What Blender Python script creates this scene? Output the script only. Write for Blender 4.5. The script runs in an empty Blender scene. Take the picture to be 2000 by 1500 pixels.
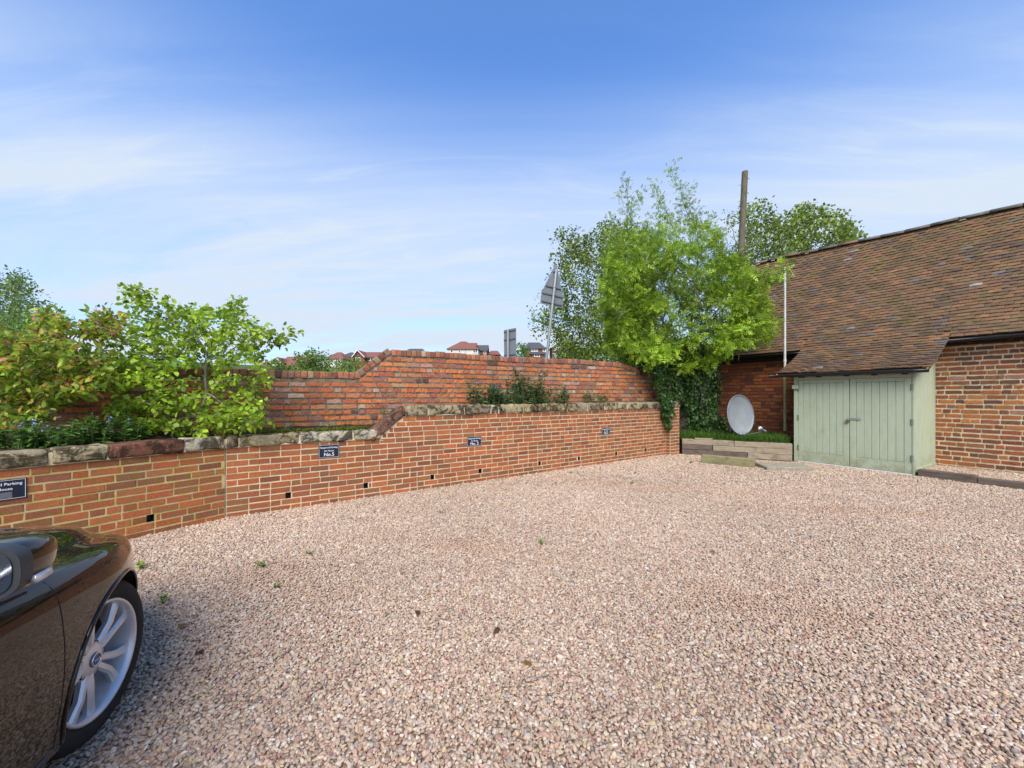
import bpy, bmesh, math, random
import numpy as np
from mathutils import Vector, Matrix, noise as mnoise
from mathutils.bvhtree import BVHTree

SC = bpy.context.scene
COL = SC.collection
R = math.radians
rnd = random.Random(7)
rng = np.random.default_rng(11)

# ------------------------------------------------------------------ camera, sky, sun, exposure
F, HY, CX, CAMH = 760.0, 773.0, 1000.0, 1.5          # focal length and horizon in photograph pixels (2000 x 1500)
cam_d = bpy.data.cameras.new('camera')
cam = bpy.data.objects.new('camera', cam_d)
COL.objects.link(cam)
cam_d.sensor_width = 36.0
cam_d.lens = 36.0 * F / 2000.0
cam_d.shift_y = (HY - 750.0) / 2000.0
cam_d.clip_start = 0.05
cam_d.clip_end = 6000.0
cam.location = (0, 0, CAMH)
cam.rotation_euler = (R(90), 0, 0)
SC.camera = cam

SUN_TO = Vector((-0.02, -0.72, 0.74)).normalized()
SUN_EL = math.asin(SUN_TO.z)
SUN_AZ = math.atan2(SUN_TO.x, SUN_TO.y)               # clockwise from +Y
world = bpy.data.worlds.new('World')
SC.world = world
world.use_nodes = True
wn, wl = world.node_tree.nodes, world.node_tree.links
wn.clear()
w_out = wn.new('ShaderNodeOutputWorld')
w_bg = wn.new('ShaderNodeBackground')
w_bg.inputs['Strength'].default_value = 0.11
sky = wn.new('ShaderNodeTexSky')
sky.sky_type = 'NISHITA'
sky.sun_disc = False
sky.sun_elevation = SUN_EL
sky.sun_rotation = SUN_AZ
sky.altitude = 50
sky.air_density = 1.0
sky.dust_density = 0.35
sky.ozone_density = 2.2
tc = wn.new('ShaderNodeTexCoord')
sep = wn.new('ShaderNodeSeparateXYZ')
wl.new(tc.outputs['Generated'], sep.inputs[0])
def wmath(op, a, b=None, clamp=False):
    n = wn.new('ShaderNodeMath'); n.operation = op; n.use_clamp = clamp
    for k, v in enumerate((a, b)):
        if v is None: continue
        if isinstance(v, (int, float)): n.inputs[k].default_value = v
        else: wl.new(v, n.inputs[k])
    return n.outputs[0]
den = wmath('ADD', wmath('MAXIMUM', sep.outputs['Z'], 0.0), 0.10)
cu = wmath('DIVIDE', sep.outputs['X'], den)
cv = wmath('DIVIDE', sep.outputs['Y'], den)
comb = wn.new('ShaderNodeCombineXYZ')
wl.new(cu, comb.inputs[0]); wl.new(cv, comb.inputs[1])
def cloud_layer(scale, rot, loc, nscale, lo, hi, detail=7, dist=1.2, rough=.58):
    mp = wn.new('ShaderNodeMapping')
    mp.inputs['Scale'].default_value = scale
    mp.inputs['Rotation'].default_value = (0, 0, R(rot))
    mp.inputs['Location'].default_value = loc
    wl.new(comb.outputs[0], mp.inputs[0])
    nz = wn.new('ShaderNodeTexNoise')
    nz.inputs['Scale'].default_value = nscale
    nz.inputs['Detail'].default_value = detail
    nz.inputs['Roughness'].default_value = rough
    nz.inputs['Distortion'].default_value = dist
    wl.new(mp.outputs[0], nz.inputs['Vector'])
    mr = wn.new('ShaderNodeMapRange')
    mr.interpolation_type = 'SMOOTHSTEP'
    mr.inputs['From Min'].default_value = lo
    mr.inputs['From Max'].default_value = hi
    wl.new(nz.outputs['Fac'], mr.inputs['Value'])
    return mr.outputs[0]
c1 = cloud_layer((0.26, 0.9, 1), 4, (0.4, 2.3, 0), 0.75, 0.30, 0.70, 6, .8)
c2 = cloud_layer((0.5, 1.9, 1), -10, (3.1, 0.6, 0), 2.0, 0.45, 0.85, 9, 1.5, .62)
cl = wmath('ADD', wmath('MULTIPLY', c1, 0.85), wmath('MULTIPLY', c2, 0.36), True)
# thin high cloud gathers towards the horizon all the way round
hz = wn.new('ShaderNodeMapRange'); hz.interpolation_type = 'SMOOTHSTEP'
hz.inputs['From Min'].default_value = 0.68; hz.inputs['From Max'].default_value = 0.30
hz.inputs['To Min'].default_value = 0.0; hz.inputs['To Max'].default_value = 1.0
wl.new(sep.outputs['Z'], hz.inputs['Value'])
clf = wmath('MULTIPLY', cl, wmath('ADD', wmath('MULTIPLY', hz.outputs[0], 0.85), 0.06), True)
clf = wmath('ADD', clf, wmath('ADD', wmath('MULTIPLY', hz.outputs[0], 0.44), 0.02), True)
tint = wn.new('ShaderNodeMix'); tint.data_type = 'RGBA'; tint.blend_type = 'MULTIPLY'
tint.inputs['Factor'].default_value = 1.0
wl.new(sky.outputs[0], tint.inputs['A'])
tint.inputs['B'].default_value = (0.72, 1.16, 1.68, 1)
cmix = wn.new('ShaderNodeMix'); cmix.data_type = 'RGBA'
wl.new(clf, cmix.inputs['Factor'])
wl.new(tint.outputs['Result'], cmix.inputs['A'])
cmix.inputs['B'].default_value = (3.9, 4.5, 5.3, 1)
wl.new(cmix.outputs['Result'], w_bg.inputs['Color'])
wl.new(w_bg.outputs[0], w_out.inputs[0])

sun_d = bpy.data.lights.new('sun', 'SUN')
sun_d.energy = 3.2
sun_d.angle = R(46)
sun_d.color = (1.0, 0.935, 0.83)
sun = bpy.data.objects.new('sun', sun_d)
COL.objects.link(sun)
sun.rotation_euler = SUN_TO.to_track_quat('Z', 'Y').to_euler()

SC.view_settings.view_transform = 'Standard'
SC.view_settings.look = 'None'
SC.view_settings.gamma = 1.0
SC.view_settings.use_curve_mapping = False
SC.view_settings.exposure = 0.72
SC.cycles.max_bounces = 6
SC.cycles.transparent_max_bounces = 8

# ------------------------------------------------------------------ helpers
def G(px, py, z=0.0):
    """point of height z that the photograph shows at px, py (used once, to survey the place)"""
    y = (CAMH - z) * F / (py - HY)
    return Vector(((px - CX) / F * y, y, z))
def W(px, py, y):
    return Vector(((px - CX) / F * y, y, CAMH - (py - HY) / F * y))
def along(o, d, px):
    """distance along the ground line o + t d at which column px is met"""
    k = (px - CX) / F
    return (k * o.y - o.x) / (d.x - k * d.y)

def tag(o, label=None, cat=None, group=None, kind=None):
    if label: o['label'] = label
    if cat: o['category'] = cat
    if group: o['group'] = group
    if kind: o['kind'] = kind
    return o
def link(name, data, parent=None, loc=None, rot=None, color=None):
    o = bpy.data.objects.new(name, data)
    COL.objects.link(o)
    if parent: o.parent = parent
    if loc is not None: o.location = loc
    if rot is not None: o.rotation_euler = rot
    if color is not None: o.color = (*color[:3], 1.0)
    return o
def empty(name, loc=(0, 0, 0), rz=0.0, parent=None):
    o = bpy.data.objects.new(name, None)
    COL.objects.link(o)
    o.empty_display_size = 0.1
    o.location = loc; o.rotation_euler = (0, 0, rz)
    if parent: o.parent = parent
    return o

class MB:
    """collects faces; build() links them as one mesh object"""
    def __init__(s): s.v, s.f, s.c = [], [], []
    def add(s, vs, fs, c=None):
        b = len(s.v); s.v.extend([tuple(p) for p in vs])
        for f in fs: s.f.append(tuple(b + i for i in f)); s.c.append(c)
        return s
    def box(s, x0, x1, y0, y1, z0, z1, c=None, m=None):
        vs = [Vector(p) for p in ((x0,y0,z0),(x1,y0,z0),(x1,y1,z0),(x0,y1,z0),(x0,y0,z1),(x1,y0,z1),(x1,y1,z1),(x0,y1,z1))]
        if m is not None: vs = [m @ p for p in vs]
        return s.add(vs, [(0,3,2,1),(4,5,6,7),(0,1,5,4),(1,2,6,5),(2,3,7,6),(3,0,4,7)], c)
    def bev(s, x0, x1, y0, y1, z0, z1, b=.004, c=None, m=None):
        """box with chamfered edges"""
        vs, idx = [], {}
        X, Y, Z = (x0, x1), (y0, y1), (z0, z1)
        def put(i, j, k, ax):
            p = [X[i], Y[j], Z[k]]
            for a, sd in enumerate((i, j, k)):
                if a != ax: p[a] += b if sd == 0 else -b
            idx[(i, j, k, ax)] = len(vs); vs.append(Vector(p) if m is None else m @ Vector(p))
        for i in (0, 1):
            for j in (0, 1):
                for k in (0, 1):
                    for ax in (0, 1, 2): put(i, j, k, ax)
        fs = []
        for sd in (0, 1):
            q = [(sd,0,0,0),(sd,1,0,0),(sd,1,1,0),(sd,0,1,0)]; fs.append([idx[t] for t in (q if sd else q[::-1])])
            q = [(0,sd,0,1),(0,sd,1,1),(1,sd,1,1),(1,sd,0,1)]; fs.append([idx[t] for t in (q if sd else q[::-1])])
            q = [(0,0,sd,2),(1,0,sd,2),(1,1,sd,2),(0,1,sd,2)]; fs.append([idx[t] for t in (q if sd else q[::-1])])
        for a in (0, 1):
            for d in (0, 1):
                fs.append([idx[(a,d,0,0)], idx[(a,d,1,0)], idx[(a,d,1,1)], idx[(a,d,0,1)]])
                fs.append([idx[(a,0,d,0)], idx[(a,1,d,0)], idx[(a,1,d,2)], idx[(a,0,d,2)]])
                fs.append([idx[(0,a,d,1)], idx[(1,a,d,1)], idx[(1,a,d,2)], idx[(0,a,d,2)]])
        for i in (0, 1):
            for j in (0, 1):
                for k in (0, 1): fs.append([idx[(i,j,k,0)], idx[(i,j,k,1)], idx[(i,j,k,2)]])
        return s.add(vs, fs, c)
    def tube(s, pts, rad, n=8, c=None, cap=True, flat=1.0):
        pts = [Vector(p) for p in pts]
        if isinstance(rad, (int, float)): rad = [rad] * len(pts)
        vs, fs = [], []
        ref = None
        for i, p in enumerate(pts):
            d = (pts[min(i + 1, len(pts) - 1)] - pts[max(i - 1, 0)]).normalized()
            if ref is None: ref = d.orthogonal().normalized()
            u = (ref - d * ref.dot(d)).normalized(); ref = u
            w = d.cross(u)
            for k in range(n):
                a = 2 * math.pi * k / n
                vs.append(p + (u * math.cos(a) + w * math.sin(a) * flat) * rad[i])
        for i in range(len(pts) - 1):
            for k in range(n):
                fs.append((i*n+k, i*n+(k+1)%n, (i+1)*n+(k+1)%n, (i+1)*n+k))
        if cap:
            fs.append(tuple(range(n))[::-1]); fs.append(tuple((len(pts)-1)*n+k for k in range(n)))
        return s.add(vs, fs, c)
    def lathe(s, prof, n=32, axis=Matrix(), c=None):
        """prof: (radius, height) pairs about local z"""
        vs, fs = [], []
        for r_, h_ in prof:
            for k in range(n):
                a = 2*math.pi*k/n
                vs.append(axis @ Vector((r_*math.cos(a), r_*math.sin(a), h_)))
        for i in range(len(prof)-1):
            for k in range(n): fs.append((i*n+k, i*n+(k+1)%n, (i+1)*n+(k+1)%n, (i+1)*n+k))
        return s.add(vs, fs, c)
    def mesh(s, name, mat=None, smooth=False):
        me = bpy.data.meshes.new(name)
        me.from_pydata(s.v, [], s.f)
        if any(c is not None for c in s.c):
            at = me.color_attributes.new('Col', 'FLOAT_COLOR', 'CORNER')
            buf = []
            for f, c in zip(s.f, s.c): buf.extend(list((*(c or (.5,.5,.5))[:3], 1.0)) * len(f))
            at.data.foreach_set('color', buf)
        if mat: me.materials.append(mat)
        if smooth: me.polygons.foreach_set('use_smooth', [True] * len(me.polygons))
        me.update()
        return me
    def build(s, name, mat=None, parent=None, loc=None, rot=None, smooth=False, color=(0, 0, 0)):
        return link(name, s.mesh(name, mat, smooth), parent, loc, rot, color)

def fix_normals(me):
    bm = bmesh.new(); bm.from_mesh(me)
    bmesh.ops.recalc_face_normals(bm, faces=bm.faces)
    bm.to_mesh(me); bm.free()

def lumpy(L, D, H, nx, ny, nz, rd, amp, freq, seed, mat=None, name='stone', smooth=True, sharp=False):
    """closed rounded block with uneven faces, origin at the middle of its bottom"""
    rd = min(rd, L/2.01, D/2.01, H/2.01)
    vid, vs, fs = {}, [], []
    N = (nx, ny, nz); S = (L, D, H)
    def coord(a, i):
        n = N[a]; h = S[a] / 2
        if n >= 3:                      # first and last cell are the rounding
            if i == 0: return -h
            if i == n: return h
            return -h + rd + (S[a] - 2*rd) * (i - 1) / (n - 2)
        return -h + S[a] * i / n
    off = Vector((seed * 7.13, seed * 3.7, seed * 1.9))
    def V(i, j, k):
        key = (i, j, k)
        if key in vid: return vid[key]
        p = Vector((coord(0, i), coord(1, j), coord(2, k)))
        q = Vector([max(-S[a]/2 + rd, min(S[a]/2 - rd, p[a])) for a in range(3)])
        d = p - q
        if d.length > 1e-9: p = q + d.normalized() * min(rd, d.length)
        n = mnoise.noise_vector((p + off) * freq)
        p = p + Vector(n) * amp
        p.z += H / 2
        vid[key] = len(vs); vs.append(p); return vid[key]
    for (a, b, c_) in ((0, 1, 2), (1, 2, 0), (2, 0, 1)):
        for i in range(N[a]):
            for j in range(N[b]):
                for side in (0, N[c_]):
                    q = []
                    for (di, dj) in ((0,0),(1,0),(1,1),(0,1)):
                        t = [0, 0, 0]; t[a] = i+di; t[b] = j+dj; t[c_] = side
                        q.append(V(*t))
                    fs.append(tuple(q if side else q[::-1]))
    me = bpy.data.meshes.new(name)
    me.from_pydata([tuple(v) for v in vs], [], fs)
    if mat: me.materials.append(mat)
    if smooth: me.polygons.foreach_set('use_smooth', [True] * len(me.polygons))
    return me

def join_into(mb, me, M, color):
    mb.add([M @ v.co for v in me.vertices], [tuple(p.vertices) for p in me.polygons], color)

# ------------------------------------------------------------------ materials
class NT:
    def __init__(s, name):
        s.m = bpy.data.materials.new(name); s.m.use_nodes = True
        s.n, s.l = s.m.node_tree.nodes, s.m.node_tree.links
        s.n.clear()
        s.out = s.n.new('ShaderNodeOutputMaterial')
        s.b = s.n.new('ShaderNodeBsdfPrincipled')
        s.l.new(s.b.outputs[0], s.out.inputs[0])
        s._pos = None
    def pos(s):
        if s._pos is None: s._pos = s.n.new('ShaderNodeNewGeometry').outputs['Position']
        return s._pos
    def objpos(s):
        return s.n.new('ShaderNodeTexCoord').outputs['Object']
    def set(s, node, k, v):
        if isinstance(v, (int, float, tuple)):
            node.inputs[k].default_value = v if not (isinstance(v, tuple) and len(v) == 3 and node.inputs[k].type == 'RGBA') else (*v, 1)
        else: s.l.new(v, node.inputs[k])
    def noise(s, scale, detail=4, rough=.55, dist=0, vec=None, sc=None, color=False):
        t = s.n.new('ShaderNodeTexNoise')
        t.inputs['Scale'].default_value = scale; t.inputs['Detail'].default_value = detail
        t.inputs['Roughness'].default_value = rough; t.inputs['Distortion'].default_value = dist
        v = vec if vec is not None else s.pos()
        if sc is not None:
            mp = s.n.new('ShaderNodeMapping'); mp.inputs['Scale'].default_value = sc
            s.l.new(v, mp.inputs[0]); v = mp.outputs[0]
        s.l.new(v, t.inputs['Vector'])
        return t.outputs['Color' if color else 'Fac']
    def voro(s, scale, feature='F1', out='Distance', vec=None):
        t = s.n.new('ShaderNodeTexVoronoi'); t.feature = feature
        t.inputs['Scale'].default_value = scale
        s.l.new(vec if vec is not None else s.pos(), t.inputs['Vector'])
        return t.outputs[out]
    def ramp(s, fac, lo, hi, a=0.0, b=1.0, smooth=True):
        t = s.n.new('ShaderNodeMapRange')
        if smooth: t.interpolation_type = 'SMOOTHSTEP'
        t.inputs['From Min'].default_value = lo; t.inputs['From Max'].default_value = hi
        t.inputs['To Min'].default_value = a; t.inputs['To Max'].default_value = b
        s.l.new(fac, t.inputs['Value'])
        return t.outputs[0]
    def mix(s, fac, a, b, mode='MIX'):
        t = s.n.new('ShaderNodeMix'); t.data_type = 'RGBA'; t.blend_type = mode
        s.set(t, 'Factor', fac)
        for k, v in (('A', a), ('B', b)):
            sock = t.inputs[k] if False else [i for i in t.inputs if i.name == k and i.type == 'RGBA'][0]
            if isinstance(v, tuple): sock.default_value = (*v[:3], 1)
            else: s.l.new(v, sock)
        return [o for o in t.outputs if o.type == 'RGBA'][0]
    def math(s, op, a, b=0.0):
        t = s.n.new('ShaderNodeMath'); t.operation = op
        for k, v in enumerate((a, b)):
            if isinstance(v, (int, float)): t.inputs[k].default_value = v
            else: s.l.new(v, t.inputs[k])
        return t.outputs[0]
    def piece(s):
        """colour of one brick, tile or stone: the object's own colour, or the Col layer where pieces are joined"""
        oi = s.n.new('ShaderNodeObjectInfo'); at = s.n.new('ShaderNodeAttribute'); at.attribute_name = 'Col'
        return s.mix(1.0, oi.outputs['Color'], at.outputs['Color'], 'ADD')
    def attr(s, name='Col', kind='GEOMETRY', out='Color'):
        at = s.n.new('ShaderNodeAttribute'); at.attribute_name = name; at.attribute_type = kind
        return at.outputs[out]
    def grey(s, f):
        c = s.n.new('ShaderNodeCombineColor')
        for k in range(3): s.l.new(f, c.inputs[k])
        return c.outputs[0]
    def bump(s, h, strength=.3, dist=.01):
        t = s.n.new('ShaderNodeBump')
        t.inputs['Strength'].default_value = strength; t.inputs['Distance'].default_value = dist
        s.l.new(h, t.inputs['Height']); s.l.new(t.outputs[0], s.b.inputs['Normal'])
    def base(s, c): s.set(s.b, 'Base Color', c)
    def p(s, **kw):
        names = dict(rough='Roughness', metal='Metallic', coat='Coat Weight', coatr='Coat Roughness', spec='Specular IOR Level', trans='Transmission Weight', ior='IOR')
        for k, v in kw.items(): s.set(s.b, names[k], v)
        return s

def M_brick(name, speck=.35, stain=None, stain_lo=.55, stain_hi=.72, bump=.35):
    t = NT(name)
    c = t.piece()
    n1 = t.noise(60, 5, .65); n2 = t.noise(9, 4)
    c = t.mix(1.0, c, t.grey(t.ramp(n1, .3, .72, 1-speck, 1+speck, False)), 'MULTIPLY')
    c = t.mix(t.ramp(n2, .45, .75, 0, .45), c, t.mix(.55, c, (.16, .09, .055)))
    if stain: c = t.mix(t.ramp(t.noise(14, 5, .6), stain_lo, stain_hi, 0, .75), c, stain)
    t.base(c); t.p(rough=.88, spec=.25)
    t.bump(t.noise(110, 5, .7), bump, .004)
    return t.m
def M_mortar(name, col, dark):
    t = NT(name)
    c = t.mix(t.ramp(t.noise(11, 5, .6), .35, .7), col, dark)
    c = t.mix(1.0, c, t.grey(t.ramp(t.noise(180, 3, .7), .25, .75, .75, 1.2, False)), 'MULTIPLY')
    t.base(c); t.p(rough=.95, spec=.15); t.bump(t.noise(150, 4, .7), .5, .004)
    return t.m
def M_plain(name, col, rough=.6, metal=0.0, var=.12, scale=25, bump=0.0, spec=.5, coat=0.0):
    t = NT(name)
    n = t.noise(scale, 4, .6)
    t.base(t.mix(1.0, col, t.grey(t.ramp(n, .25, .75, 1-var, 1+var, False)), 'MULTIPLY'))
    t.p(rough=t.ramp(n, .2, .8, max(.02, rough-.08), min(1, rough+.08), False), metal=metal, spec=spec, coat=coat)
    if bump: t.bump(t.noise(scale*5, 4, .65), bump, .004)
    return t.m
def M_leaf(name, transl=.35, rough=.45):
    t = NT(name)
    c = t.attr('Col')
    c = t.mix(1.0, c, t.grey(t.ramp(t.noise(35, 2), .3, .7, .82, 1.18, False)), 'MULTIPLY')
    t.base(c); t.p(rough=rough, spec=.3)
    tr = t.n.new('ShaderNodeBsdfTranslucent')
    hs = t.n.new('ShaderNodeHueSaturation'); hs.inputs['Value'].default_value = 1.35; hs.inputs['Hue'].default_value = .49
    t.l.new(c, hs.inputs['Color']); t.l.new(hs.outputs[0], tr.inputs['Color'])
    mx = t.n.new('ShaderNodeMixShader'); mx.inputs[0].default_value = transl
    t.l.new(t.b.outputs[0], mx.inputs[1]); t.l.new(tr.outputs[0], mx.inputs[2])
    t.l.new(mx.outputs[0], t.out.inputs[0])
    return t.m
def M_bark(name, a, b):
    t = NT(name)
    n = t.noise(14, 6, .65, .5, sc=(1, 1, .25))
    t.base(t.mix(t.ramp(n, .35, .68), a, b)); t.p(rough=.9, spec=.2); t.bump(n, .6, .02)
    return t.m
def M_timber(name, a, b, dark):
    """weathered sleeper timber, grain along local x"""
    t = NT(name)
    op = t.objpos()
    g = t.noise(9, 7, .65, .8, vec=op, sc=(.55, 6, 6))
    c = t.mix(t.ramp(g, .35, .66), a, b)
    c = t.mix(t.ramp(t.noise(30, 5, .7, vec=op, sc=(.12, 2.5, 2.5)), .56, .70, 0, .8), c, dark)
    c = t.mix(t.ramp(t.noise(5, 3), .5, .75, 0, .5), c, dark)
    t.base(c); t.p(rough=.9, spec=.2); t.bump(g, .5, .008)
    return t.m

MAT = {}
MAT['brick_new'] = M_brick('red facing brick', .32, (.14, .08, .045), .60, .76)
MAT['brick_moss'] = M_brick('red facing brick with green bloom', .28, (.20, .13, .045), .50, .72)
MAT['mortar_new'] = M_mortar('buff mortar', (.66, .53, .36), (.54, .41, .25))
MAT['mortar_yellow'] = M_mortar('yellow stained mortar', (.56, .44, .23), (.46, .36, .10))
MAT['brick_old'] = M_brick('weathered old brick', .48, (.40, .30, .22), .56, .74, .8)
MAT['mortar_old'] = M_mortar('old lime mortar', (.23, .175, .12), (.12, .088, .062))
MAT['brick_barn'] = M_brick('barn brick', .4, (.05, .035, .025), .56, .75, .6)
MAT['mortar_barn'] = M_mortar('cream repointing', (.66, .54, .36), (.52, .40, .24))
MAT['mortar_barn_dark'] = M_mortar('dark old mortar', (.15, .085, .05), (.085, .05, .03))  # darker brown mortar for the left and gable walls
def m_stone():
    t = NT('weathered sandstone')
    c = t.piece()
    g = t.noise(22, 6, .7, 1.0)
    c = t.mix(1.0, c, t.grey(t.ramp(g, .28, .72, .55, 1.35, False)), 'MULTIPLY')
    m1 = t.ramp(t.noise(5.5, 6, .72, .8), .46, .57, 0, .88)
    c = t.mix(m1, c, (.032, .022, .012))
    c = t.mix(t.ramp(t.noise(13, 5, .65), .57, .68, 0, .7), c, (.12, .10, .025))
    c = t.mix(t.ramp(t.noise(70, 3, .6), .68, .75, 0, .6), c, (.45, .43, .36))
    t.base(c); t.p(rough=.95, spec=.15); t.bump(t.noise(38, 7, .75), .8, .02)
    return t.m
MAT['stone'] = m_stone()
def m_tile():
    t = NT('handmade clay tile')
    c = t.piece()
    c = t.mix(1.0, c, t.grey(t.ramp(t.noise(45, 5, .65), .3, .7, .68, 1.32, False)), 'MULTIPLY')
    c = t.mix(t.ramp(t.noise(2.6, 7, .72), .47, .64, 0, .70), c, (.080, .062, .030))
    c = t.mix(t.ramp(t.noise(12, 5, .7), .62, .72, 0, .6), c, (.035, .028, .024))
    c = t.mix(t.ramp(t.noise(60, 3, .6), .70, .76, 0, .4), c, (.30, .27, .20))
    t.base(c); t.p(rough=.85, spec=.25); t.bump(t.noise(60, 5, .7), .5, .006)
    return t.m
MAT['tile'] = m_tile()
MAT['gutter'] = M_plain('black gutter paint', (.008, .008, .009), .35, spec=.5)
MAT['black_wood'] = M_plain('dark stained timber', (.02, .014, .01), .8, bump=.3)
def m_sage():
    t = NT('sage green paint')
    op = t.objpos()
    n = t.noise(4, 4, .6, vec=op, sc=(3, 3, .6))
    c = t.mix(t.ramp(n, .3, .7), (.42, .475, .335), (.375, .425, .29))
    c = t.mix(t.ramp(t.noise(34, 6, .75, sc=(1, 1, .35)), .675, .70), c, (.16, .12, .08))
    sz_ = t.n.new('ShaderNodeSeparateXYZ'); t.l.new(t.pos(), sz_.inputs[0])
    splash = t.math('MULTIPLY', t.ramp(sz_.outputs['Z'], .42, .05), t.ramp(t.noise(7, 5, .7), .35, .65))
    c = t.mix(t.math('MULTIPLY', splash, .6), c, (.22, .20, .11))
    c = t.mix(t.ramp(t.noise(2.2, 5, .7), .55, .75, 0, .35), c, (.22, .25, .15))
    t.base(c); t.p(rough=.55, spec=.35); t.bump(t.noise(30, 4, .6, sc=(4, 4, .4)), .15, .003)
    return t.m
MAT['sage'] = m_sage()
MAT['timber'] = M_timber('pale weathered sleeper', (.36, .29, .20), (.25, .20, .14), (.07, .055, .042))
MAT['timber_dark'] = M_timber('grey brown sleeper', (.17, .13, .10), (.10, .075, .06), (.035, .027, .02))
MAT['timber_moss'] = M_timber('mossy sleeper', (.28, .25, .13), (.20, .18, .085), (.08, .07, .035))
MAT['concrete'] = M_plain('worn paving concrete', (.30, .26, .19), .9, var=.3, scale=14, bump=.5, spec=.2)
MAT['soil'] = M_plain('dark soil', (.045, .032, .022), .95, var=.5, scale=18, bump=.8, spec=.1)
MAT['galv'] = M_plain('galvanised steel', (.33, .34, .34), .5, .6, .25, 20)
MAT['sign_back'] = M_plain('grey painted sign back', (.19, .21, .225), .6, .15, .12, 6)
MAT['dish'] = M_plain('grey dish paint', (.24, .26, .275), .5, 0, .14, 4)
MAT['white'] = M_plain('white plastic', (.6, .6, .58), .45, 0, .06, 12)
MAT['black_plastic'] = M_plain('black plastic', (.015, .016, .018), .45)
MAT['sign_navy'] = M_plain('navy black sign plate', (.012, .016, .03), .35)
MAT['sign_white'] = M_plain('white sign print', (.75, .76, .78), .5, var=.03)
MAT['sign_grey'] = M_plain('grey sign panel', (.12, .125, .14), .5, var=.1)
MAT['pole_wood'] = M_bark('telegraph pole wood', (.155, .135, .092), (.095, .082, .056))
MAT['bark'] = M_bark('grey bark', (.16, .135, .10), (.075, .058, .042))
MAT['bark_pale'] = M_bark('pale grey bark', (.38, .35, .30), (.22, .195, .16))
MAT['leaf'] = M_leaf('leaf')
MAT['leaf_gloss'] = M_leaf('glossy ivy leaf', .18, .3)
MAT['leaf_far'] = M_leaf('far leaf', .3, .6)
MAT['pipe_yellow'] = M_plain('lichen yellowed pipe', (.34, .31, .15), .6, var=.3, scale=9)
MAT['pipe_white'] = M_plain('weathered white pipe', (.50, .50, .47), .5, var=.2, scale=9)
MAT['brass'] = M_plain('aged brass', (.30, .20, .09), .4, .8)

# ------------------------------------------------------------------ survey of the place
WA = G(440, 1012); WB = G(1300, 888)                       # joint and far end of the retaining wall, at the ground
WD = (WB - WA).normalized(); W_ROT = math.atan2(WD.y, WD.x); W_LEN = (WB - WA).length
WC = G(250, 1055); LD = (WA - WC).normalized(); L_ROT = math.atan2(LD.y, LD.x)
L_LEN = 4.2; WL0 = WA - LD * L_LEN                          # near section runs on towards the left, past the frame
OD = Vector((.881, .473, 0)).normalized(); OP = Vector((-2.199, 6.964, 0)); O_ROT = math.atan2(OD.y, OD.x)
B_O = Vector((6.354, 11.829, 0)); BX = Vector((.524, -.851, 0)).normalized(); B_ROT = math.atan2(BX.y, BX.x)
BY = Vector((-BX.y, BX.x, 0))
def bworld(x, y, z=0): return B_O + BX * x + BY * y + Vector((0, 0, z))
def blocal(p): d = Vector(p) - B_O; return d.dot(BX), d.dot(BY)
SX0, SX1, SY = 2.52, 4.50, -1.404                           # shed front in barn coordinates
LOW_TOP, LOW_BOT, UP_TOP, UP_BOT = 1.0, .86, 1.335, 1.185

# ------------------------------------------------------------------ ground
def smooth(a, b, t):
    t = max(0, min(1, (t - a) / (b - a))); return t * t * (3 - 2 * t)
def terrain(x, y):
    d = math.hypot(x, y) if y > 0 else 0
    return 8.5 * smooth(58, 104, d) + .8 * math.sin(x * .02) * smooth(60, 200, d) + 3 * smooth(200, 900, d) - .012
def m_ground():
    t = NT('gravel bed and far grass')
    c = t.mix(t.ramp(t.noise(60, 4, .6), .35, .65), (.47, .345, .255), (.36, .26, .19))
    c = t.mix(t.ramp(t.voro(46), .25, .6, 0, .5), c, (.14, .095, .065))
    sp = t.n.new('ShaderNodeSeparateXYZ'); t.l.new(t.pos(), sp.inputs[0])
    far = t.ramp(sp.outputs['Y'], 12.0, 14.0)
    gr = t.mix(t.ramp(t.noise(.6, 5), .35, .65), (.05, .085, .022), (.085, .12, .03))
    t.base(t.mix(far, c, gr)); t.p(rough=.95, spec=.15)
    t.bump(t.voro(46), .6, .01)
    return t.m
def axis_vals(lim):
    v = [0.0]; s = 1.0
    while v[-1] < lim: v.append(v[-1] + s); s *= 1.13
    return v
xs = axis_vals(2500); xs = [-a for a in xs[:0:-1]] + xs
ys = axis_vals(3000); ys = [-a for a in axis_vals(300)[:0:-1]] + ys
gv = [(x, y, terrain(x, y)) for y in ys for x in xs]
nx_ = len(xs)
gf = [(j*nx_+i, j*nx_+i+1, (j+1)*nx_+i+1, (j+1)*nx_+i) for j in range(len(ys)-1) for i in range(nx_-1)]
mb = MB(); mb.add(gv, gf)
tag(mb.build('ground', m_ground(), smooth=True), kind='structure')

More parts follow.
